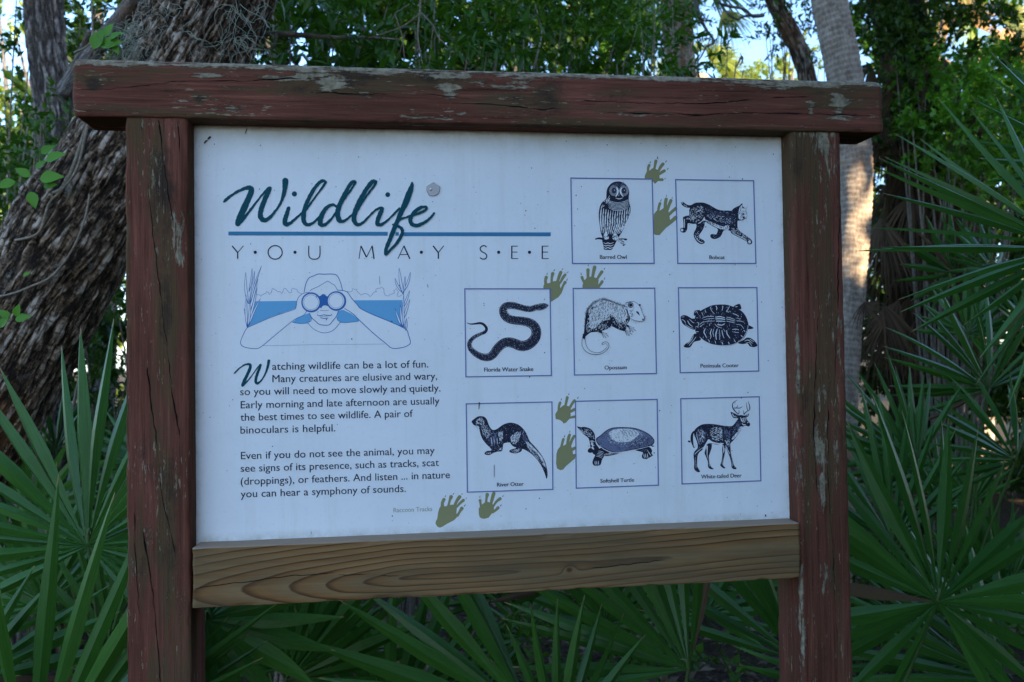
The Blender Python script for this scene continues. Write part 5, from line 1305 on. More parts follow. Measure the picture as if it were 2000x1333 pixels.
# undergrowth palmettos behind, each its own plant
gr = random.Random(8)
BACK = [(520, 1190, 1.7), (700, 1290, 1.5), (950, 1230, 1.9), (1180, 1190, 1.6), (1480, 1180, 1.6), (1720, 1150, 1.7), (1860, 1040, 1.9), (1700, 980, 2.2), (1960, 1180, 1.5), (60, 1150, 1.8), (200, 1130, 1.6), (230, 900, 2.4), (1980, 640, 2.6), (1900, 560, 3.0)]
for i, (px, py, y) in enumerate(BACK):
    h0 = P(px, py, y); root = Vector((h0.x, h0.y + .25, 0))
    where = ['behind the left end of the rail', 'behind the rail, left of its middle', 'behind the middle of the rail', 'behind the rail near its knot', 'behind the right end of the rail', 'behind the right post',
             'behind the big right hand fan', 'between the right post and the palm trunk foot', 'at the right edge behind the level blades', 'at the left edge behind the dark blades', 'behind the left post', 'under the leaning trunk',
             'below the dead fronds at the right edge', 'under the green bush at the right'][i]
    t = thing('saw_palmetto', 'shaded background palmetto growing ' + where, 'palmetto', root, 'saw palmettos around the sign')
    for k in range(2):
        frond(t, h0 + Vector((gr.uniform(-.25, .25), gr.uniform(-.1, .2), gr.uniform(-.1, .15))), gr.uniform(.36, .5), gr.uniform(50, 130), gr.uniform(170, 260), 15,
              (gr.uniform(-20, 25), gr.uniform(-40, 40)), 1.0, .7, seed=i * 10 + k, asym=.3, base=root)

# loose litter on the floor behind the sign
def litter():
    r = np.random.default_rng(3); n = 9000
    C = np.stack([r.uniform(-4, 5, n), r.uniform(.1, 6, n), r.uniform(.0, .05, n)], -1)
    D = rand_unit(r, n); D[:, 2] *= .25; D /= np.linalg.norm(D, axis=1, keepdims=True)
    L = r.uniform(.03, .12, n)
    V, F = leaf_arrays(C, D, rand_unit(r, n) * .5 + np.array([0, 0, 1]), L, L * r.uniform(.15, .5, n))
    o = mesh_np('leaf_litter', V, F, M_LITTER, attrs={'tint': np.repeat(r.uniform(0, 1, n), 5)})
    o['kind'] = 'stuff'; o['label'] = 'brown dead leaves scattered over the ground'; o['category'] = 'leaf litter'
litter()
def herbs():
    r = np.random.default_rng(6)
    bl = [((r.uniform(-3.5, 4.5), r.uniform(.9, 4.0), r.uniform(.1, .45)), (.3, .3, .22)) for _ in range(60)]
    o = foliage('undergrowth', bl, 14000, .055, M_LEAF, None, 5, clump=12, ratio=.5)
    o['label'] = 'low green weeds between the palmettos'; o['category'] = 'undergrowth'
herbs()

# ------------------------------------------------------------------ trees and shrubs
_pg = P(1666, 425, 2.85)
SUNGAP.append(((_pg.x, _pg.y, _pg.z), .36, .62))
def PX(px, py, y, r): 
    p = P(px, py, y); return (p.x, p.y, p.z, r * pxm(y))
def tree_limb(root, name, pts, mat, **k):
    o = root.location
    return limb(name, [(a - o.x, b_ - o.y, c - o.z, r_) for a, b_, c, r_ in pts], mat, root, **k)
def blob(root, lst):
    """(px, py, y, rx_px, rz_px, ry_m)"""
    out = []
    for px, py, y, rx, rz, ry in lst:
        p = P(px, py, y) - root.location; k = pxm(y)
        out.append(((p.x, p.y, p.z), (rx * k, ry, rz * k)))
    return out
def base(px, y): 
    p = P(px, 700, y); return (p.x, y, 0)

# the big leaning trunk
lean = thing('leaning_oak', 'thick leaning tree trunk with furrowed grey bark behind the left post', 'tree', base(-470, 1.45))
y = 1.45
tree_limb(lean, 'trunk', [PX(-520, 1500, y, 150), PX(-420, 1330, y, 135), PX(-230, 1060, y, 122), PX(-60, 810, y, 114), PX(40, 645, y, 110), PX(125, 500, y, 108), PX(210, 365, y, 103), PX(287, 240, y, 100),
          PX(358, 112, y, 100), PX(414, 0, y, 104), PX(480, -150, y, 108), PX(570, -330, y, 92), PX(690, -560, y, 70)], M_BARK, nseg=300, res=.007, rough=.034, ridge=.013, seed=3)
tree_limb(lean, 'branch', [PX(120, 190, 2.0, 13), PX(175, 112, 2.0, 14), PX(225, 50, 1.95, 15), PX(262, 5, 1.9, 17), PX(330, -70, 1.7, 20), PX(440, -150, 1.5, 26)], M_BARK2, nseg=24, res=.02, rough=.012, seed=8)
tree_limb(lean, 'branch', [PX(560, -330, 1.45, 60), PX(800, -600, 1.6, 40), PX(1100, -800, 2.0, 20)], M_BARK2, nseg=16, res=.05, rough=.01, seed=9)
foliage('crown', blob(lean, [(600, -650, 2.6, 380, 150, .9), (1000, -800, 2.8, 300, 130, .9)]), 5000, .07, M_LEAF_DK, lean, 21)

# spanish moss tufts hanging on it
def moss(label, spots, group='spanish moss tufts on the leaning trunk'):
    c0 = P(*spots[0][:3]); t = thing('spanish_moss', label, 'moss', c0, group)
    r = random.Random(len(spots) * 7 + int(spots[0][0]))
    paths = []
    for px, py, y, spread, ln, n in spots:
        for k in range(n):
            p = P(px + r.gauss(0, spread), py + r.gauss(0, spread * .55), y + r.uniform(-.03, .03)) - c0
            d = Vector((r.gauss(0, .8), r.gauss(0, .3), r.gauss(-.5, .7))).normalized()
            q = [(p.x, p.y, p.z, .0013)]
            for j in range(16):
                d = (d + Vector((r.gauss(0, .38), r.gauss(0, .25), r.gauss(-.09, .36)))).normalized()
                p = p + d * ln * pxm(y) / 16
                q.append((p.x, p.y, p.z, .0012 * (1 - j / 22)))
            paths.append(q)
    o = join_tubes('strands', paths, M_MOSS, t, 4, 'stuff')
moss('grey green tuft of spanish moss at the left edge of the leaning trunk', [(275, 60, 1.30, 20, 100, 80), (258, 92, 1.25, 16, 80, 60), (290, 25, 1.3, 14, 100, 26)])
moss('pale strands of spanish moss hanging at the top right of the leaning trunk', [(465, 20, 1.18, 12, 150, 14), (468, 75, 1.18, 8, 90, 14), (515, 8, 1.2, 10, 80, 9)])
moss('few curly moss threads on the middle of the leaning trunk', [(355, 20, 1.18, 8, 130, 5), (362, 60, 1.18, 6, 120, 4)])

# vines on the trunk
def vine(label, path, leaves, seed, r0=.006):
    pts = [PX(a, b_, y_, 1)[:3] + (r0,) for a, b_, y_ in path]
    o0 = Vector(pts[0][:3]); t = thing('vine', label, 'vine', o0, 'vines climbing the leaning trunk')
    join_tubes('stem', [smooth_pts([(a - o0.x, b_ - o0.y, c - o0.z, r_) for a, b_, c, r_ in pts], False, 8)], M_TWIG, t, 6)
    r = np.random.default_rng(seed)
    for (px, py, y_, sz, ang) in leaves:
        c = P(px, py, y_) - o0; d = np.array([[math.cos(rad(ang)), -.25, math.sin(rad(ang))]]); d /= np.linalg.norm(d)
        n_ = np.array([[r.uniform(-.3, .3), -1, r.uniform(.1, .8)]])
        # broad leaf as a small fan of faces
        L = sz * pxm(y_); X = np.cross(d, n_); X /= np.linalg.norm(X); Nn = np.cross(X, d)
        V = []; prof = [(0, .02), (.12, .17), (.3, .29), (.5, .28), (.72, .18), (.9, .06), (1, .004)]
        for u, w in prof:
            m_ = np.array([c.x, c.y, c.z]) + d[0] * L * u - Nn[0] * L * .18 * u * u
            V += [m_ - X[0] * L * w + Nn[0] * L * w * .3, m_, m_ + X[0] * L * w + Nn[0] * L * w * .3]
        F = []
        for i in range(len(prof) - 1): a = i * 3; F += [(a, a + 3, a + 4, a + 1), (a + 1, a + 4, a + 5, a + 2)]
        mesh_np('leaf', V, F, M_VINE, t, smooth=True, attrs={'tint': np.full(len(V), r.uniform(0, 1))})
vine('woody vine with green leaves up the left edge of the leaning trunk', [(-40, 560, 1.36), (20, 480, 1.34), (60, 420, 1.32), (72, 385, 1.30), (120, 370, 1.22), (145, 320, 1.2), (165, 260, 1.2), (178, 235, 1.2)],
     [(78, 350, 1.15, 44, 8), (60, 345, 1.15, 30, 150), (30, 355, 1.15, 34, 200), (70, 330, 1.15, 26, 40), (90, 315, 1.15, 40, 25), (60, 375, 1.15, 34, -70), (85, 365, 1.15, 26, 10), (80, 300, 1.16, 30, 30)], 3, .007)
vine('thin dark vine crossing the lower leaning trunk', [(-30, 585, 1.22), (20, 575, 1.2), (60, 560, 1.19), (100, 540, 1.18), (140, 490, 1.17), (165, 430, 1.16), (175, 380, 1.16)],
     [(30, 625, 1.1, 30, 15), (20, 622, 1.1, 26, 140), (30, 618, 1.1, 24, 70), (2, 640, 1.1, 28, 60), (45, 540, 1.15, 16, 30)], 4, .004)
vine('pale vine curving over the bark below the beam end', [(30, 470, 1.24), (75, 455, 1.2), (95, 400, 1.19), (120, 372, 1.18), (150, 330, 1.17), (170, 250, 1.16)], [], 5, .005)
vine('hanging vine with three broad green leaves above the left beam end', [(178, -40, 1.3), (180, 30, 1.3), (180, 75, 1.3), (168, 92, 1.3), (145, 103, 1.3)],
     [(182, 96, 1.2, 44, 62), (212, 80, 1.2, 34, 35), (195, 90, 1.2, 44, 12), (205, 72, 1.22, 30, 60), (222, 88, 1.2, 22, -60)], 6, .004)

# slim grey tree at the left
t = thing('slim_tree', 'slim grey barked tree standing upright left of the leaning trunk', 'tree', base(90, 3.0)); y = 3.0
tree_limb(t, 'trunk', [(*t.location[:2], -.05, .13), PX(88, 1000, y, 38), PX(96, 600, y, 35), PX(106, 330, y, 34), PX(112, 240, y, 33), PX(98, 150, y, 33), PX(88, 60, y, 31), PX(82, -60, y, 31), PX(70, -400, y, 26), PX(60, -800, y, 15)], M_BARK2, nseg=90, res=.018, rough=.02, ridge=.022, seed=5)
tree_limb(t, 'branch', [PX(108, 160, 3.0, 15), PX(118, 175, 2.95, 10), PX(150, 120, 2.8, 6), PX(175, 60, 2.7, 5)], M_BARK2, nseg=12, res=.02, seed=6)
foliage('crown', blob(t, [(60, -700, 3.2, 300, 160, .9), (-120, -420, 3.4, 200, 160, .8), (300, -500, 3.6, 220, 130, .8)]), 5000, .07, M_LEAF_DK, t, 22)

# leafy shrubs at the left, with openings between them
def shrub(label, lst, n, ln, mat, seed, name='shrub', group='leafy shrubs behind the sign', clump=18, ratio=.36, gap=.55, stems=True):
    px0, _, y0 = lst[0][:3]
    t = thing(name, label, 'shrub', base(px0, y0), group)
    foliage('foliage', blob(t, lst), n, ln, mat, t, seed, clump=clump, ratio=ratio, gap=gap)
    if stems:
        r = random.Random(seed); paths = []
        for q in lst:
            c = P(q[0], q[1], q[2]) - t.location
            for k in range(3):
                e = c + Vector((r.uniform(-.25, .25), r.uniform(-.1, .1), r.uniform(-.1, .25)))
                a = Vector((r.uniform(-.08, .08), r.uniform(-.05, .05), 0)); m_ = a.lerp(e, .55) + Vector((r.uniform(-.12, .12), r.uniform(-.1, .1), .1))
                paths.append(smooth_pts([(*a, .012), (*m_, .008), (*e, .003)], False, 6))
        join_tubes('stem', paths, M_TWIG, t, 5, 'stuff')
    return t
shrub('dark leafy shrub under the sky gap at the left edge', [(30, 330, 2.7, 90, 60, .3), (120, 300, 2.6, 70, 45, .25), (60, 430, 2.8, 80, 70, .3), (0, 500, 2.8, 70, 80, .3), (170, 250, 2.7, 30, 40, .2)], 2600, .055, M_LEAF, 31, ratio=.42)
shrub('shrub with drooping dark leaves at the top left corner', [(20, 10, 3.2, 70, 60, .3), (150, 30, 3.4, 60, 70, .3), (20, 225, 3.3, 45, 30, .2), (160, 120, 3.4, 40, 60, .3), (230, 30, 3.4, 50, 60, .3), (70, 170, 3.6, 30, 60, .2)], 1900, .055, M_LEAF_DK, 32, ratio=.42)
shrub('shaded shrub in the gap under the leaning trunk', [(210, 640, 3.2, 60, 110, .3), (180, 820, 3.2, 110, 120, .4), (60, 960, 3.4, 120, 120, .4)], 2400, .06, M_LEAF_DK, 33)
shrub('shrub with long upright leaves above the left half of the beam', [(560, 100, 1.9, 75, 40, .22), (640, 105, 1.9, 70, 38, .22), (700, 80, 2.2, 70, 50, .25), (560, 20, 2.6, 90, 50, .3), (600, 300, 2.2, 130, 160, .3)], 2600, .105, M_LEAF, 34, ratio=.25)
shrub('shrub with hanging twigs above the middle of the beam', [(800, 100, 2.0, 90, 45, .25), (880, 95, 2.1, 90, 48, .25), (830, 10, 2.8, 110, 70, .3), (950, 20, 2.9, 100, 70, .3), (850, 320, 2.4, 150, 180, .3)], 3200, .095, M_LEAF, 35, ratio=.26)
shrub('dense bright flecked shrub right of the middle above the beam', [(1000, 90, 2.6, 90, 70, .3), (1100, 80, 2.8, 90, 80, .35), (1180, 60, 2.6, 90, 80, .3), (1080, -20, 3.0, 140, 60, .35), (1120, 340, 2.8, 180, 200, .3)], 5200, .055, M_LEAF, 36, ratio=.36)
shrub('glossy shrub ending at the sky opening above the beam', [(1240, 105, 2.4, 75, 48, .25), (1290, 118, 2.2, 60, 26, .2), (1250, 20, 3.2, 70, 70, .3), (1350, 130, 2.2, 45, 16, .15), (1230, 330, 2.6, 150, 180, .3)], 3000, .08, M_LEAF, 37, ratio=.28)
shrub('rounded light green bush right of the beam end', [(1845, 190, 3.3, 60, 42, .3), (1790, 150, 3.4, 36, 26, .2), (1900, 160, 3.4, 60, 40, .3), (1830, 265, 3.1, 60, 40, .3), (1900, 280, 3.2, 70, 70, .3), (1960, 240, 3.4, 60, 80, .3), (1930, 350, 3.1, 40, 40, .2)], 7000, .050, M_LEAF_BR, 38, ratio=.5)
shrub('dark overhanging foliage at the top right', [(1760, 10, 3.45, 70, 60, .3), (1850, 20, 3.5, 90, 55, .3), (1710, -30, 3.5, 60, 60, .3), (1850, 112, 3.5, 50, 24, .2), (1940, -10, 3.7, 70, 50, .3), (1980, 150, 3.7, 60, 60, .3), (1742, 110, 3.4, 36, 70, .22), (1760, 260, 3.4, 40, 60, .2)], 7000, .055, M_LEAF_DK, 39, ratio=.5, stems=False)
shrub('dark foliage left of the palm trunk at the top', [(1540, -10, 4.6, 70, 40, .3), (1560, 40, 4.6, 36, 36, .25), (1600, 90, 4.7, 20, 40, .25), (1590, 140, 4.7, 16, 26, .2), (1510, 70, 4.5, 26, 26, .15)], 1700, .05, M_LEAF_DK, 40, ratio=.42)
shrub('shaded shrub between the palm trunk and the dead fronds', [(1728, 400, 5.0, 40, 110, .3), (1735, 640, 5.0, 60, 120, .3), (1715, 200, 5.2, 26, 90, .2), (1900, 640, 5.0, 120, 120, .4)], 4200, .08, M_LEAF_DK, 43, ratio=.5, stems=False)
shrub('grey green oak twigs hanging over the sky opening', [(1330, 0, 4.2, 70, 50, .3), (1385, 25, 4.2, 40, 30, .3), (1340, 60, 4.2, 40, 26, .25), (1270, -20, 4.2, 70, 60, .3)], 1800, .045, M_LEAF_DK, 41, ratio=.3)

# bare twigs and the pale branch above the beam
def twig(label, paths, group=None, name='twig', mat=None):
    o0 = Vector(PX(*paths[0][0][:4])[:3]); t = thing(name, label, 'branch', o0, group)
    for k, pth in enumerate(paths):
        pts = [PX(*q) for q in pth]
        join_tubes('stem' if k == 0 else 'side_twig', [smooth_pts([(a - o0.x, b_ - o0.y, c - o0.z, r_) for a, b_, c, r_ in pts], False, 7)], mat or M_TWIG, t, 8)
    return t
twig('pale broken branch lying level just above the beam', [[(506, 70, 1.7, 5), (535, 66, 1.7, 5.2), (600, 70, 1.75, 5), (660, 74, 1.8, 4), (720, 74, 1.85, 3), (780, 78, 1.9, 1.5)], [(540, 68, 1.7, 4), (536, 88, 1.68, 3), (530, 92, 1.66, 1.5)], [(510, 74, 1.7, 3), (512, 105, 1.7, 2)]], 'bare branches above the beam', 'broken_branch')
twig('hanging forked twig above the middle of the beam', [[(822, -20, 1.8, 2.5), (820, 25, 1.8, 2.2), (816, 70, 1.8, 1.8), (825, 125, 1.8, 1)], [(822, 25, 1.8, 1.8), (845, 50, 1.8, 1.6), (862, 80, 1.8, 1.2), (915, 125, 1.8, .8)], [(818, 30, 1.8, 1.6), (780, 55, 1.8, 1.4), (720, 75, 1.8, 1)], [(858, 65, 1.8, 1), (858, 85, 1.8, .6)]], 'bare branches above the beam')
twig('thin grey sapling stem slanting behind the shrub leaves', [[(672, -10, 2.8, 7), (690, 25, 2.8, 7), (712, 60, 2.8, 6), (745, 90, 2.7, 4), (775, 120, 2.6, 3)]], 'bare branches above the beam', 'sapling', M_BARK2)
twig('thin drooping twig right of the hanging fork', [[(772, 30, 1.85, 1.2), (785, 70, 1.85, 1.2), (790, 115, 1.85, .8)], [(770, 28, 1.85, 1), (800, 8, 1.85, .8)]], 'bare branches above the beam')
twig('reddish bare twig among the glossy shrub leaves', [[(1215, 130, 2.2, 1.2), (1235, 85, 2.2, 1), (1245, 50, 2.2, .8)]], 'bare branches above the beam')
twig('grey stem standing among the flecked shrub', [[(1042, 135, 2.2, 3), (1050, 105, 2.2, 2.2), (1058, 60, 2.3, 1.4), (1045, 10, 2.3, 1)]], 'bare branches above the beam')
twig('dark crooked twigs crossing the sky opening', [[(1492, 30, 4.0, 4), (1470, 32, 4, 3.5), (1452, 18, 4, 3), (1420, 12, 4, 3), (1400, 5, 4, 2)], [(1485, 30, 4, 3), (1455, 32, 4, 2.6), (1438, 38, 4, 2.2), (1420, 25, 4, 2), (1410, 15, 4, 1.6)],
      [(1380, 60, 4, 3), (1395, 82, 4, 2.6), (1380, 92, 4, 2), (1370, 110, 4, 1.8), (1355, 132, 4, 1.4)], [(1352, -20, 4, 5), (1366, 30, 4, 4), (1380, 60, 4, 3)]], 'bare branches above the beam', 'twig', M_BARK2)
twig('thin stems with a few leaves against the bright sky opening', [[(1405, 140, 2.4, 1), (1415, 125, 2.4, .8), (1421, 118, 2.4, .6)], [(1438, 132, 2.4, 1), (1448, 112, 2.4, 2.4), (1452, 116, 2.4, .6)], [(1446, 104, 2.4, .6), (1450, 120, 2.4, 2), (1444, 130, 2.4, .5)]], 'bare branches above the beam')

# sabal palm with the sunlit patch
t = thing('cabbage_palm', 'smooth ringed palm trunk right of the right post with a sunlit patch', 'palm tree', base(1625, 2.85), 'cabbage palms'); y = 2.85
tree_limb(t, 'trunk', [(*t.location[:2], -.05, .16), PX(1626, 1200, y, 42), PX(1632, 900, y, 41), PX(1641, 700, y, 39), PX(1653, 560, y, 38), PX(1664, 430, y, 38), PX(1667, 300, y, 37), PX(1650, 150, y, 36), PX(1619, 0, y, 35), PX(1592, -200, y, 35), PX(1560, -700, y, 36), PX(1550, -1000, y, 38)], M_SABAL, nseg=80, res=.012, rough=.012, ringd=.007, ringsp=.035, seed=4)
def palm_frond_mesh(name, parent, hub, R, up, spread, n, mat, tilt=(0, 0), wide=.05, seed=0, droop=.25):
    r = np.random.default_rng(seed); hub = Vector(hub)
    X = Vector((1, 0, 0)); Zv = Vector((0, 0, 1)); Yv = Vector((0, -1, 0))
    mid = X * math.cos(rad(up)) + Zv * math.sin(rad(up)); side = mid.cross(Yv).normalized()
    rot = Matrix.Rotation(rad(tilt[0]), 3, side) @ Matrix.Rotation(rad(tilt[1]), 3, mid)
    mid = rot @ mid; nor = rot @ Yv; side = rot @ side
    V = []; F = []; tn = []; al = []
    for i in range(n):
        a = rad(((i + .5) / n * 2 - 1) * spread / 2 + r.uniform(-2, 2)); d = mid * math.cos(a) + side * math.sin(a); lat = nor.cross(d).normalized()
        L = R * r.uniform(.8, 1.05); tt = r.uniform(0, 1); b_ = len(V)
        for k in range(7):
            u = k / 6; w = L * wide * min(u * 3, 1 - u * .97) + .001; c = hub + d * L * u - Vector((0, 0, 1)) * L * droop * u ** 2.5
            V += [c - lat * w, c + nor * w * .4, c + lat * w]; tn += [tt] * 3; al += [u * .9] * 3
        for k in range(6): q = b_ + k * 3; F += [(q, q + 3, q + 4, q + 1), (q + 1, q + 4, q + 5, q + 2)]
    return mesh_np(name, V, F, mat, parent, attrs={'tint': tn, 'along': al})
for k in range(9):
    a = k * 40 + 13
    palm_frond_mesh('frond', t, Vector(PX(1550, -1000, y, 1)[:3]) - t.location + Vector((math.cos(rad(a)) * .5, math.sin(rad(a)) * .5, .3 + .1 * (k % 3))), .85, 20 if math.cos(rad(a)) > 0 else 160, 220, 26, M_PALM, (0, a), seed=k)
palm_frond_mesh('dry_boot', t, P(1688, 590, 2.72) - t.location, .16, -70, 140, 14, M_DEAD, (0, 0), .03, 5, .3)
palm_frond_mesh('dry_boot', t, P(1690, 600, 2.72) - t.location, .14, -20, 120, 10, M_DEAD, (0, 0), .04, 6, .3)

# brown leaning trunk before the sky, and a grey one further right
t = thing('leaning_tree', 'brown leaning trunk standing in the bright sky opening', 'tree', base(1640, 4.6)); y = 4.6
tree_limb(t, 'trunk', [(*t.location[:2], -.05, .15), PX(1625, 600, y, 22), PX(1600, 300, y, 20), PX(1578, 160, y, 19), PX(1558, 95, y, 18), PX(1530, 40, y, 17), PX(1502, -20, y, 16), PX(1440, -200, y, 14), PX(1400, -500, y, 10)], M_BARK, nseg=48, res=.03, rough=.02, ridge=.012, seed=12)
tree_limb(t, 'branch', [PX(1532, 45, y, 10), PX(1520, -10, y, 8), PX(1535, -60, y, 6)], M_BARK, nseg=12, res=.03, seed=13)
t = thing('grey_trunk_tree', 'grey tree trunk against the small sky gap at the top right', 'tree', base(1800, 7.0)); y = 7.0
tree_limb(t, 'trunk', [(*t.location[:2], -.05, .2), PX(1806, 600, y, 20), PX(1802, 200, y, 18), PX(1796, 60, y, 17), PX(1790, -80, y, 16), PX(1784, -300, y, 12)], M_BARK2, nseg=32, res=.05, rough=.01, seed=14)
foliage('crown', blob(t, [(1780, -330, 7, 160, 120, 1), (1860, -260, 7.4, 120, 90, 1)]), 2600, .09, M_LEAF_DK, t, 51)

# old palm wrapped in a skirt of dead fronds
t = thing('dead_skirted_palm', 'dark palm trunk wrapped in hanging dead brown fronds right of the beam end', 'palm tree', base(1795, 3.9), 'cabbage palms'); y = 3.9
tree_limb(t, 'trunk', [(*t.location[:2], -.05, .25), PX(1795, 900, y, 60), PX(1792, 500, y, 56), PX(1780, 200, y, 52), PX(1750, 0, y, 52), PX(1720, -300, y, 50)], bark_mat('dark_boots', (.010, .007, .005), (.03, .02, .013), (.07, .048, .03), 2, .8), nseg=60, res=.03, rough=.06, ridge=.03, seed=15)
r = random.Random(5)
for k in range(64):
    hx = 1790 + r.uniform(-75, 95); hy = r.uniform(90, 640)
    palm_frond_mesh('dead_frond', t, P(hx - max(0, 250 - hy) * .12, hy, 3.55 + r.uniform(0, .3)) - t.location, r.uniform(.35, .65), r.uniform(-125, -55), r.uniform(40, 110), 14, M_DEAD, (r.uniform(-20, 20), r.uniform(-60, 60)), .028, 100 + k, r.uniform(.1, .5))

# far sunlit palms
def far_palm(label, px, py, y, R, mat, hubup, seed, dead=False, fr=14):
    t = thing('cabbage_palm', label, 'palm tree', base(px, y), 'cabbage palms')
    c = P(px, py, y) - t.location; k = pxm(y)
    tree_limb(t, 'trunk', [(*t.location[:2], -.05, .2), (t.location.x + c.x, y, c.z * .5, .17), (t.location.x + c.x, y, c.z, .16)], M_SABAL, nseg=24, res=.1, ringd=.01, seed=seed)
    r = random.Random(seed)
    for i in range(fr):
        a = hubup + (i / fr - .5) * 330 + r.uniform(-10, 10)
        d = Vector((math.cos(rad(a)), r.uniform(-.4, .4), math.sin(rad(a)))) * R * .45
        palm_frond_mesh('frond', t, c + d, R * r.uniform(.5, .7), a - (10 if math.cos(rad(a)) > 0 else -10), 150, 24, mat if not (dead and i % 3) else M_DEADLIT, (r.uniform(-30, 30), r.uniform(-50, 50)), .035, seed * 50 + i, .35)
    return t
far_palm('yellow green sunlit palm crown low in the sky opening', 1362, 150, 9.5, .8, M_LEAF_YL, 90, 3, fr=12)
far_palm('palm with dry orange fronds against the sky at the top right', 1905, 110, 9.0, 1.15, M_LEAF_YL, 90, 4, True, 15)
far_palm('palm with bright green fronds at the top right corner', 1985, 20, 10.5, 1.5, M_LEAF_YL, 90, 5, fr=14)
t = thing('cabbage_palm', 'palm showing one hanging dark frond at the top of the sky opening', 'palm tree', base(1330, 5.2), 'cabbage palms'); y = 5.2
tree_limb(t, 'trunk', [(*t.location[:2], -.05, .2), PX(1335, 300, y, 30), PX(1325, 40, y, 30), PX(1320, -200, y, 30)], M_BARK, nseg=40, res=.04, ringd=.01, seed=17)
for k, (px, py, up, R) in enumerate(((1412, 20, -62, .36), (1380, -30, -20, .5), (1300, -60, 200, .5), (1400, -80, 40, .5), (1280, -20, 230, .4))):
    palm_frond_mesh('frond', t, P(px, py, y) - t.location, R, up, 95, 22, M_LEAF_YL if k == 0 else M_PALM, (10, 15), .03, 70 + k, .3)

# thicket and woods beyond
def mass(name, label, cat, boxes, n, ln, mat, seed, **k):
    c = boxes[0][0]; o = foliage(name, boxes, n, ln, mat, None, seed, **k)
    o['label'] = label; o['category'] = cat
    return o
rr = np.random.default_rng(12)
bx = []
for i in range(72):
    yy = rr.uniform(4.6, 7.5); xx = rr.uniform(-5.5, 8.5)
    if abs(xx - P(1455, 0, yy).x) < .5: zt = 1.6 + (666 + 20 - 135) * pxm(yy) - .5
    elif xx < P(60, 0, yy).x: zt = 2.4
    else: zt = 4.2
    bx.append(((xx, yy, rr.uniform(.3, max(.5, zt - .6))), (.9, .6, .8)))
mass('woodland_thicket', 'dark woodland thicket closing the view behind the shrubs', 'thicket', bx, 95000, .13, M_LEAF_DK, 61, ratio=.5, gap=.25)
def tree(label, px, y, h, crown, n, ln, mat, seed, r0=.16, group='trees of the woods behind'):
    t = thing('forest_tree', label, 'tree', base(px, y), group); k = pxm(y)
    top = P(px, crown[0][1], y)
    tree_limb(t, 'trunk', [(*t.location[:2], -.05, r0), (t.location.x + .1, y, top.z * .5, r0 * .8), (top.x, y, top.z, r0 * .4)], M_BARK2, nseg=24, res=.08, rough=.02, seed=seed)
    r = random.Random(seed)
    for q in crown:
        e = P(q[0], q[1], q[2]); m_ = Vector((t.location.x, y, e.z * .55))
        tree_limb(t, 'branch', [(*m_, r0 * .4), (*(m_.lerp(e, .5) + Vector((0, 0, .15))), r0 * .25), (*e, r0 * .08)], M_BARK2, nseg=8, res=.15, seed=seed)
    foliage('crown', blob(t, crown), n, ln, mat, t, seed, ratio=.5, gap=.4)
tree('dark forest tree filling the view above the left part of the beam', 620, 7.5, 6, [(620, 20, 7.5, 190, 110, 1), (470, -60, 7.8, 140, 100, 1), (760, -60, 7.5, 150, 110, 1)], 12000, .13, M_LEAF_DK, 71)
tree('dark forest tree above the middle of the beam', 930, 8.0, 6, [(930, 10, 8, 170, 120, 1), (1080, -40, 8.3, 150, 110, 1), (860, 90, 8, 120, 60, 1)], 12000, .13, M_LEAF_DK, 72)
tree('forest tree with sunlit yellow flecks right of the middle', 1180, 9.5, 6, [(1170, 30, 9.5, 120, 110, 1), (1250, -20, 9.5, 90, 90, 1), (1110, 100, 9.8, 110, 50, 1)], 8000, .13, M_LEAF, 73)
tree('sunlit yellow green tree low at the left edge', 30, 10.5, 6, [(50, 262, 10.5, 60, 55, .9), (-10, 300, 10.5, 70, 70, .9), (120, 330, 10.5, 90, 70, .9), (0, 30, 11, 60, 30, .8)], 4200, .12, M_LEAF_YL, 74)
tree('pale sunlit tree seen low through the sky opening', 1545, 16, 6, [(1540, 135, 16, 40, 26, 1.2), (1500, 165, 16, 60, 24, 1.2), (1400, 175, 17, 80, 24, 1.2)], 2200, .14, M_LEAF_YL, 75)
tree('dark forest tree between the slim trunk and the leaning trunk', 190, 8.5, 6, [(200, 20, 8.5, 70, 90, 1), (215, 200, 8.5, 60, 90, .8), (120, 400, 8.5, 120, 120, 1), (-20, 480, 8.3, 120, 120, 1)], 7000, .13, M_LEAF_DK, 77)
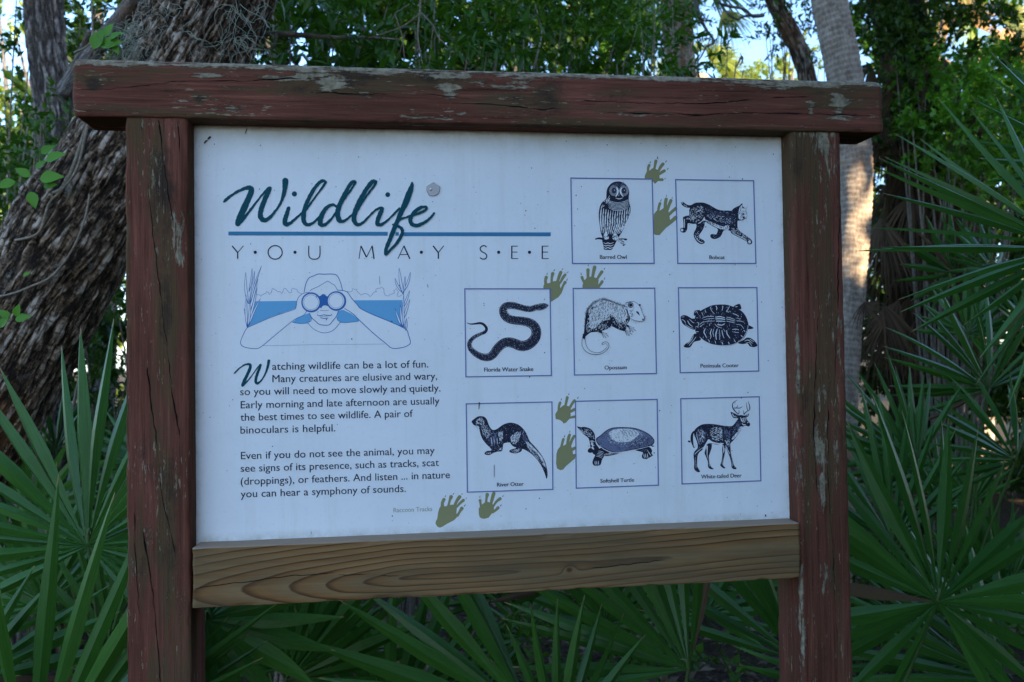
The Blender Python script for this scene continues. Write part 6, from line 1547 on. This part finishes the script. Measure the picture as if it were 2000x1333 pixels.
tree('dark forest tree behind the skirted palm at the right', 1800, 8.2, 6, [(1720, -10, 8.2, 60, 70, .8), (1700, 180, 8.2, 70, 110, .8), (1850, 250, 8.2, 130, 100, 1), (1960, 330, 8.2, 120, 140, 1), (1980, 200, 8.4, 60, 60, .6), (1860, 500, 8.2, 180, 160, 1), (1850, -20, 8.2, 120, 50, .8)], 14000, .13, M_LEAF, 78)
tree('thin high branches of a far tree at the left sky gap', 110, 12, 6, [(20, 150, 12, 60, 60, .8), (75, 120, 12, 30, 50, .8), (30, 60, 12, 60, 30, .8)], 800, .10, M_LEAF_DK, 76)
bx = []
for i in range(70):
    yy = rr.uniform(18, 30); xx = rr.uniform(-22, 36)
    zt = 1.6 + (690 - 200) * pxm(yy) * rr.uniform(.75, 1.0)
    bx.append(((xx, yy, rr.uniform(.5, zt - 1)), (2.6, 1.5, 1.6)))
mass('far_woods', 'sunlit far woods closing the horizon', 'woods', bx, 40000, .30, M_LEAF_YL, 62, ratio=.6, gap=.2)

# unseen trees added on the sun side to keep the sign in shade
hd = Vector((SUN_DIR.x, SUN_DIR.y, 0)).normalized(); lt = Vector((-hd.y, hd.x, 0))
for i, (l_, dd, hh) in enumerate(((-3.0, 7.5, 7.6), (-1.0, 6.6, 8.2), (.9, 7.6, 8.8), (2.8, 6.6, 8.6), (4.9, 7.4, 8.6), (7.0, 6.8, 8.0), (0.2, 9.8, 8.8))):
    c = hd * dd + lt * l_
    t = thing('sun_blocker_tree', 'unseen tree added to block the sun right of the clearing, ' + ('nearest the viewer', 'second from the viewer', 'third from the viewer', 'in the middle of its row', 'third from the far end', 'at the far end of the row', 'standing alone behind the row')[i], 'tree', (c.x, c.y, 0), 'unseen trees added to block the sun')
    limb('trunk', [(0, 0, -.05, .22), (.1, 0, hh * .4, .18), (0, .1, hh * .8, .08)], M_BARK2, t, nseg=20, res=.1, rough=.02, seed=i)
    rr2 = np.random.default_rng(i + 90)
    bl = [((rr2.uniform(-.7, .7), rr2.uniform(-.7, .7), z_), (1.6, 1.5, .85)) for z_ in np.arange(.6, hh, .7)]
    foliage('crown', bl, 19000, .28, M_LEAF_DK, t, 200 + i, clump=8, ratio=.65, gap=0)
